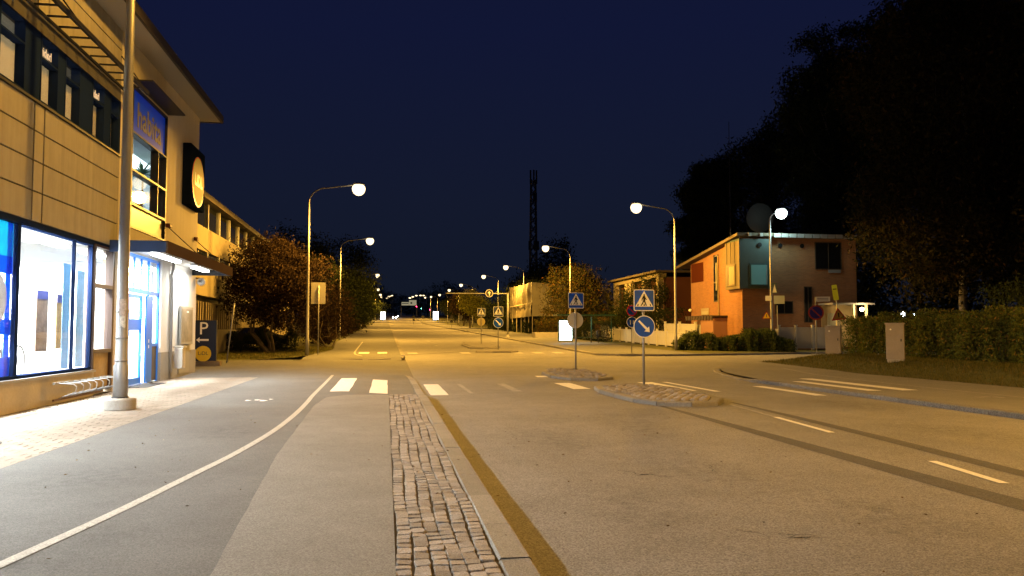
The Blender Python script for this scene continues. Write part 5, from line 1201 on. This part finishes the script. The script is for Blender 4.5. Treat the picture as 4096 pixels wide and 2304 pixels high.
# right side: big trees over the hedge and behind the house
tree('huge dark drooping birch filling the upper right, birch trunk showing', 35.4, 45.0, [(-2, 0, 9, 4.6, 4.2, 5), (0, 0, 16, 5.4, 5, 6), (3.5, -1, 10, 5, 4.5, 6), (-4, 0, 17.5, 3.4, 3.6, 3.6), (3, 0, 22, 5, 5, 5)], BIR, 7, .30, 2100, 60, (.45, .45, .8), .15, name='birch_tree', bark=BIRCH, droop=.8, z=.3, limbs=26)
tree('dark pine with jagged tiers left of the drooping birch', 35.5, 57.5, [(-2.0, 0, 18.4, 3.6, 3, 1.0), (-2.3, 0, 15.4, 3.6, 3, 1.0), (-1.2, 0, 20.8, 3.4, 3, 1.3), (-1, 0, 12.6, 3.8, 3, 1.2), (0, 0, 23.6, 3.8, 3, 1.6), (.7, 0, 10, 4.2, 3, 1.4), (1.0, 0, 17, 3.5, 3, 6)], PIN, 8, .26, 900, 66, (.36, .36, .24), .14, name='pine_tree', z=.4, limbs=26)
tree('tall leafy tree at the right edge above the hedge', 36, 33.5, [(0, 0, 8, 4.4, 4, 4.6), (1, 0, 14, 5, 4.6, 5), (-1, 0, 20, 4.6, 4.4, 4)], BIR, 5, .28, 1500, 60, (.45, .45, .75), .15, droop=.7, z=.4)
tree('dark tree between the birch and the right edge', 42, 41, [(0, 0, 9, 4.8, 4, 6), (0, 0, 17, 5.6, 5, 6), (0, 0, 24, 5.2, 5, 5)], DGR, 5, .28, 1200, 56, (.5, .5, .6), .19, z=.4)
tree('dark round tree behind the brick house roof', 37.4, 76, [(-1.6, 0, 17.6, 2.6, 2.6, 2.6), (1.2, 0, 18.6, 2.8, 2.8, 3.2), (-1.5, 0, 12, 3.4, 3.4, 4), (3.4, 0, 19.6, 3.2, 3.2, 3.6), (3, 0, 13, 4, 3.4, 4.4), (-.5, 0, 7, 5, 4, 4)], DGR, 5, .28, 1000, 60, (.5, .5, .5), .17)
tree('dark spreading pine left above the brick house', 32.9, 78, [(0, 0, 14.8, 3.2, 2.8, 2.2), (-.6, 0, 11.2, 3.4, 3, 1.6), (.6, 0, 16.8, 2.4, 2.4, 1.6), (-.5, 0, 8.2, 2.9, 3, 1.4)], PIN, 6, .26, 800, 64, (.42, .42, .26), .16, name='pine_tree')
tree('dark tree filling the gap right of the house', 37.5, 60, [(0, 0, 8, 4, 3.4, 5), (1, 0, 15, 5, 4.5, 5.5), (-2, 0, 19.5, 3.6, 3.6, 3.4)], DGR, 4, .26, 1000, 56, (.5, .5, .55), .18)
tree('dark tree far behind the drooping birch', 46, 58, [(0, 0, 8, 5, 4, 6), (1, 0, 17, 6, 5, 7), (-2, 0, 25, 5, 4.6, 4.4)], DGR, 4, .28, 1000, 50, (.6, .6, .6), .24)
# mid right
tree('bushy green and orange tree above the bus shelter', 20.9, 88, [(-.4, 0, 5.4, 3.0, 2.6, 2.5), (1.8, 0, 4.2, 2.6, 2.6, 2.6), (-1.6, 0, 3.4, 2.2, 2.4, 2.2), (.6, 0, 6.7, 2.0, 2.0, 1.5)], ORG, 1.6, .18, 520, 32, (.34, .34, .3), .12)
tree('olive green tree before the low terrace house', 23.4, 72.5, [(0, 0, 3.6, 1.9, 1.8, 2.0), (1.2, 0, 4.6, 1.5, 1.6, 1.6), (-1.0, 0, 2.6, 1.5, 1.6, 1.4)], GRN, 1.3, .12, 320, 30, (.28, .28, .26), .10)
tree('dark conifer mass below the lattice tower', 30, 150, [(0, 0, 8.5, 4.6, 4, 4.5), (2, 0, 14, 3, 3, 3.4), (-4, 0, 6, 4, 4, 4), (6, 0, 7, 4.4, 4, 4.5)], PIN, 3, .3, 500, 28, (.7, .7, .7), .28)
tree('dark tree under the third right lamp', 23.5, 124, [(0, 0, 5.5, 3.8, 3.4, 3.6), (-3, 0, 3.8, 3, 3, 3), (4, 0, 6, 3.6, 3, 3.6)], DGR, 2, .2, 330, 28, (.55, .55, .5), .2)
tree('yellow-green leaved tree beside the fifth right lamp', 17.0, 165, [(0, 0, 5.2, 2.3, 2.2, 2.5), (1.6, 0, 4.2, 2, 2, 2)], YEL, 2, .18, 240, 28, (.4, .4, .35), .18)
tree('dark bush tree beneath the yellow-green tree', 19.8, 150, [(0, 0, 3.0, 2.6, 2.4, 2.4), (2.6, 0, 3.4, 2.6, 2.4, 2.4)], DGR, 1.4, .16, 240, 26, (.45, .45, .4), .18)
for lb, x, y, m_ in (('reddish tree along the far right footpath', 19.5, 205, RED), ('dark tree along the far right footpath', 21, 238, DGR), ('dark tree near the far right bus stop', 24, 285, DGR), ('dark tree at the far hilltop junction', 26, 345, DGR)):
    tree(lb, x, y, [(0, 0, 5.5, 3.4, 3.4, 3.4), (2, 0, 4.5, 3.2, 3, 3)], m_, 2.4, .22, 200, 26, (.6, .6, .5), .26, group='trees along the far right footpath')
for k, (lb, x, y, s) in enumerate((('dark far tree left of the hill crest', -9, 270, 1.5), ('dark far tree beside the left poster panel', -8, 330, 1.5), ('dark hilltop tree left of the crest lamps', -9, 440, 2.2), ('dark hilltop tree behind the crest lamps', 2, 560, 2.2), ('dark hilltop tree behind the direction boards', 14, 560, 2.1), ('dark hilltop tree right of the crest lamps', 34, 470, 2.4), ('dark hilltop tree above the red signal', 26, 520, 2.2))):
    tree(lb, x, y, [(0, 0, 5 * s, 4 * s, 4 * s, 3.4 * s), (2 * s, 0, 3.4 * s, 3.6 * s, 3 * s, 3 * s)], DGR, 2 * s, .2 * s, 160, 24, (.5 * s, .5 * s, .4 * s), .2 * s, group='dark trees on the far hill')
# far wood as one mass behind everything
def mass(name, label, boxes, n, s, lm):
    Cs = []
    for (x0, x1, y0, y1, z0, z1, wgt) in boxes:
        m = int(n * wgt); P = np.column_stack([rng.uniform(x0, x1, m), rng.uniform(y0, y1, m), z0 + (z1 - z0) * rng.uniform(0, 1, m) ** .8])
        hgt = z0 + (z1 - z0) * (.62 + .3 * np.sin(P[:, 0] * .35 + 1) * np.sin(P[:, 0] * .11) + .12 * np.sin(P[:, 0] * 1.3)); P = P[P[:, 2] < hgt]; Cs.append(P)
    o = quads_mesh(name, leaf_quads(np.concatenate(Cs), s), lm); o['kind'] = 'stuff'; o['label'] = label; o['category'] = 'woods'; return o
mass('far_woods', 'dark far wood closing the horizon', [(-200, -14, 240, 300, 3, 22, .25), (30, 250, 260, 330, 3, 24, .3), (-120, 120, 600, 640, 9, 30, .3), (28, 90, 120, 140, 1, 12, .2)], 26000, .9, DGR)
# hedges and shrubs
def hedge(name, label, fn, n, s, lm, cat='hedge'):
    """fn(u,v,w)->point; leaves thick near the outside"""
    t = thing(name, label, cat, (0, 0, 0)); U = rng.uniform(0, 1, (n, 3)); k = rng.integers(0, 3, n)
    U[k == 0, 2] = 1 - rng.uniform(0, 1, (k == 0).sum()) ** 2 * .25; U[k == 1, 1] = rng.uniform(0, 1, (k == 1).sum()) ** 2 * .3
    P = np.array([fn(*u) for u in U]) + rng.normal(size=(n, 3)) * .05
    quads_mesh('foliage', leaf_quads(P, s), lm, t)
    b = MB()
    for q in range(26):
        u = rnd.random(); v = rnd.uniform(.3, .7); p0 = fn(u, v, 0); p1 = fn(min(1, max(0, u + rnd.uniform(-.03, .03))), v, .7); limb(b, p0, p1, .03, .012, 4, .06)
    b.build('stems', BARK, t)['kind'] = 'stuff'; return t
HG = leaf_mat('leaf_hedge', (.060, .082, .020), (.145, .165, .04), (.25, .16, .05)); SHR = leaf_mat('leaf_shrub', (.040, .055, .018), (.090, .110, .032))
def bumpy(u, a=0): return .13 * math.sin(u * 37 + a) + .10 * math.sin(u * 91 + 2 * a)
hedge('clipped_hedge', 'long clipped hedge running behind the utility cabinets', lambda u, v, w_: (lerp(22.6, 21.4, u) + 2.2 * v + bumpy(u), lerp(37.6, 17, u), .42 + w_ * (lerp(1.75, 2.3, sm((u - .45) / .4)) + bumpy(u, 1.5) * 1.6)), 56000, .07, HG)
hedge('shrub_bed', 'low dark shrub bed under the white lamp before the brick house', lambda u, v, w_: (lerp(18.9, 25.2, u), lerp(50.2, 46.9, u) + 1.5 * v + bumpy(u), .38 + w_ * (1.05 + .35 * math.sin(u * 9 + 1) * math.sin(u * 3.1) + bumpy(u, 3)) * (1 - .6 * abs(2 * u - 1) ** 6)), 26000, .065, SHR, 'shrub')
hedge('shrub_bed', 'tall dark shrub rising beside the hedge at the right edge', lambda u, v, w_: (25 + 4 * v, lerp(31, 20, u), .5 + w_ * (3.0 + bumpy(u, 2) * 2)), 15000, .08, SHR, 'shrub')
hedge('clipped_hedge', 'dark hedge between the bus shelter and the planter', lambda u, v, w_: (18.6 + 1.0 * v, lerp(68, 84, u), zg(75) + w_ * (1.35 + bumpy(u))), 11000, .10, DGR)
hedge('clipped_hedge', 'dark low bushes lining the far right footpath', lambda u, v, w_: (19 + 2 * v + bumpy(u) * 3, lerp(90, 150, u), zg(lerp(90, 150, u)) + w_ * (1.8 + bumpy(u) * 3)), 12000, .16, DGR)
hedge('clipped_hedge', 'dark bushes lining the left footpath below the trees', lambda u, v, w_: (-4.6 - 2 * v + bumpy(u) * 2, lerp(60, 180, u), zg(lerp(60, 180, u)) + w_ * (1.7 + bumpy(u) * 4)), 20000, .14, RED)
hedge('shrub_bed', 'shrubs in the concrete planter', lambda u, v, w_: (15.8 + 3 * u, 84.2 + 1.6 * v, zg(85) + .5 + w_ * (1.1 + bumpy(u) * 2)), 3500, .09, ORG, 'shrub')
hedge('shrub_bed', 'dim undergrowth below the olive tree along the white fence', lambda u, v, w_: (21.6 + 2.5 * v, lerp(62, 92, u), zg(78) + w_ * (2.2 + bumpy(u) * 3)), 14000, .11, DGR, 'shrub')
hedge('shrub_bed', 'dark undergrowth under the big birch beyond the hedge', lambda u, v, w_: (lerp(28, 52, u), 50 + 4 * v, .5 + w_ * (2.4 + bumpy(u) * 3)), 12000, .12, DGR, 'shrub')
hedge('shrub_bed', 'low dark shrub hiding the parked car under the red-leaved tree', lambda u, v, w_: (lerp(-10.2, -5.4, u), 50.2 + 1.3 * v + bumpy(u), zg(50) + w_ * (1.0 + bumpy(u * .4) * 2)), 7000, .08, DGR, 'shrub')
# grass blades
def grass(name, label, n, fx, s=.09):
    P = []
    while len(P) < n:
        p = fx()
        if p is not None: P.append(p)
    P = np.array(P); a = rng.uniform(0, 6.28, n); h_ = s * rng.uniform(.5, 1.5, n); wv = .012
    dx, dy = np.cos(a), np.sin(a); T = np.column_stack([P[:, 0] + dx * h_ * .5, P[:, 1] + dy * h_ * .5, P[:, 2] + h_])
    V_ = np.stack([P + np.column_stack([-dy * wv, dx * wv, 0 * a]), P + np.column_stack([dy * wv, -dx * wv, 0 * a]), T], 1)
    o = quads_mesh(name, V_, leaf_mat('grass_blade', (.055, .065, .018), (.13, .12, .035), (.22, .15, .05)), None, 3); o['kind'] = 'stuff'; o['label'] = label; o['category'] = 'grass'; return o
def gb():
    y = rng.uniform(16, 37); x = rng.uniform(18.0, 22.4)
    return (x, y, rlawn_z(x, y) - .01)
grass('grass', 'short grass on the bank below the hedge', 26000, gb)
def gl():
    y = rng.uniform(41.6, 58); x = rng.uniform(-13, itp(y, [(41, -7.4), (42.5, -4.9), (45, -4.3), (53, -3.4), (58, -3.6)]))
    return (x, y, zg(y) + .01)
grass('grass', 'rough grass under the red-leaved tree', 16000, gl, .11)
# fallen leaves and specks on the near pavement
P = []
for k in range(150):
    x, y = rnd.uniform(-4.2, 6), rnd.uniform(4.5, 17); z = (0 if x < .95 else -.105) + .006; P.append((x, y, z))
for k in range(220): y = rnd.uniform(17, 23); P.append((rnd.uniform(-7.2, -6.9), y, .012))
for k in range(160): y = rnd.uniform(38.5, 41.5); P.append((rnd.uniform(-9, -4.4), y, zg(y) + .0))
o = quads_mesh('fallen_leaves', leaf_quads(np.array(P), .022, .12), leaf_mat('dead_leaf', (.05, .03, .015), (.20, .14, .07), (.5, .46, .38))); o['kind'] = 'stuff'; o['label'] = 'scattered fallen leaves on the pavement and road'; o['category'] = 'leaves'

# stains and damp marks on the near asphalt, each with a shape of its own
def stain_mat():
    m = bpy.data.materials.new('stain'); m.use_nodes = True; n = m.node_tree.nodes; l = m.node_tree.links; n.clear()
    d = n.new('ShaderNodeBsdfDiffuse'); d.inputs[0].default_value = (.045, .043, .040, 1); t = n.new('ShaderNodeBsdfTransparent'); mx = n.new('ShaderNodeMixShader'); o = n.new('ShaderNodeOutputMaterial')
    tc = n.new('ShaderNodeTexCoord'); g = n.new('ShaderNodeTexGradient'); g.gradient_type = 'SPHERICAL'; mp = n.new('ShaderNodeMapping'); mp.inputs['Location'].default_value = (-1, -1, 0); mp.inputs['Scale'].default_value = (2, 2, 0)
    nz = n.new('ShaderNodeTexNoise'); nz.inputs['Scale'].default_value = 7; nz.inputs['Detail'].default_value = 6; ge = n.new('ShaderNodeNewGeometry'); l.new(ge.outputs['Position'], nz.inputs['Vector'])
    mr = n.new('ShaderNodeMapRange'); mr.inputs['From Min'].default_value = .42; mr.inputs['From Max'].default_value = .68; l.new(nz.outputs['Fac'], mr.inputs[0])
    mu = n.new('ShaderNodeMath'); mu.operation = 'MULTIPLY'; m2 = n.new('ShaderNodeMath'); m2.operation = 'MULTIPLY'; m2.inputs[1].default_value = .22
    l.new(tc.outputs['Generated'], mp.inputs[0]); l.new(mp.outputs[0], g.inputs[0]); l.new(g.outputs['Fac'], mu.inputs[0]); l.new(mr.outputs[0], mu.inputs[1]); l.new(mu.outputs[0], m2.inputs[0])
    l.new(m2.outputs[0], mx.inputs[0]); l.new(t.outputs[0], mx.inputs[1]); l.new(d.outputs[0], mx.inputs[2]); l.new(mx.outputs[0], o.inputs[0]); return m
STAIN = stain_mat()
for x, y, sx, sy, par, z in ((-2.55, 6.15, .7, .5, wl, .009), (-2.2, 6.9, .5, .4, wl, .009), (-3.2, 9.5, .9, 1.2, wl, .009), (-2.6, 13.5, .8, 1.4, wl, .009), (2.4, 7.6, .7, 1.6, main_road, -.099), (3.9, 9.2, .9, 2.2, main_road, -.099), (4.6, 6.8, .8, 1.8, main_road, -.099), (2.7, 12.5, .9, 3.0, main_road, -.099), (4.4, 14.5, .8, 3.0, main_road, -.099), (9.6, 12.5, .9, 3.0, main_road, -.099), (10.8, 17, .9, 3.0, main_road, -.099)):
    MB().add([(x - sx, y - sy, z), (x + sx, y - sy, z), (x + sx, y + sy, z), (x - sx, y + sy, z)], [(0, 1, 2, 3)]).build('stain', STAIN, par)
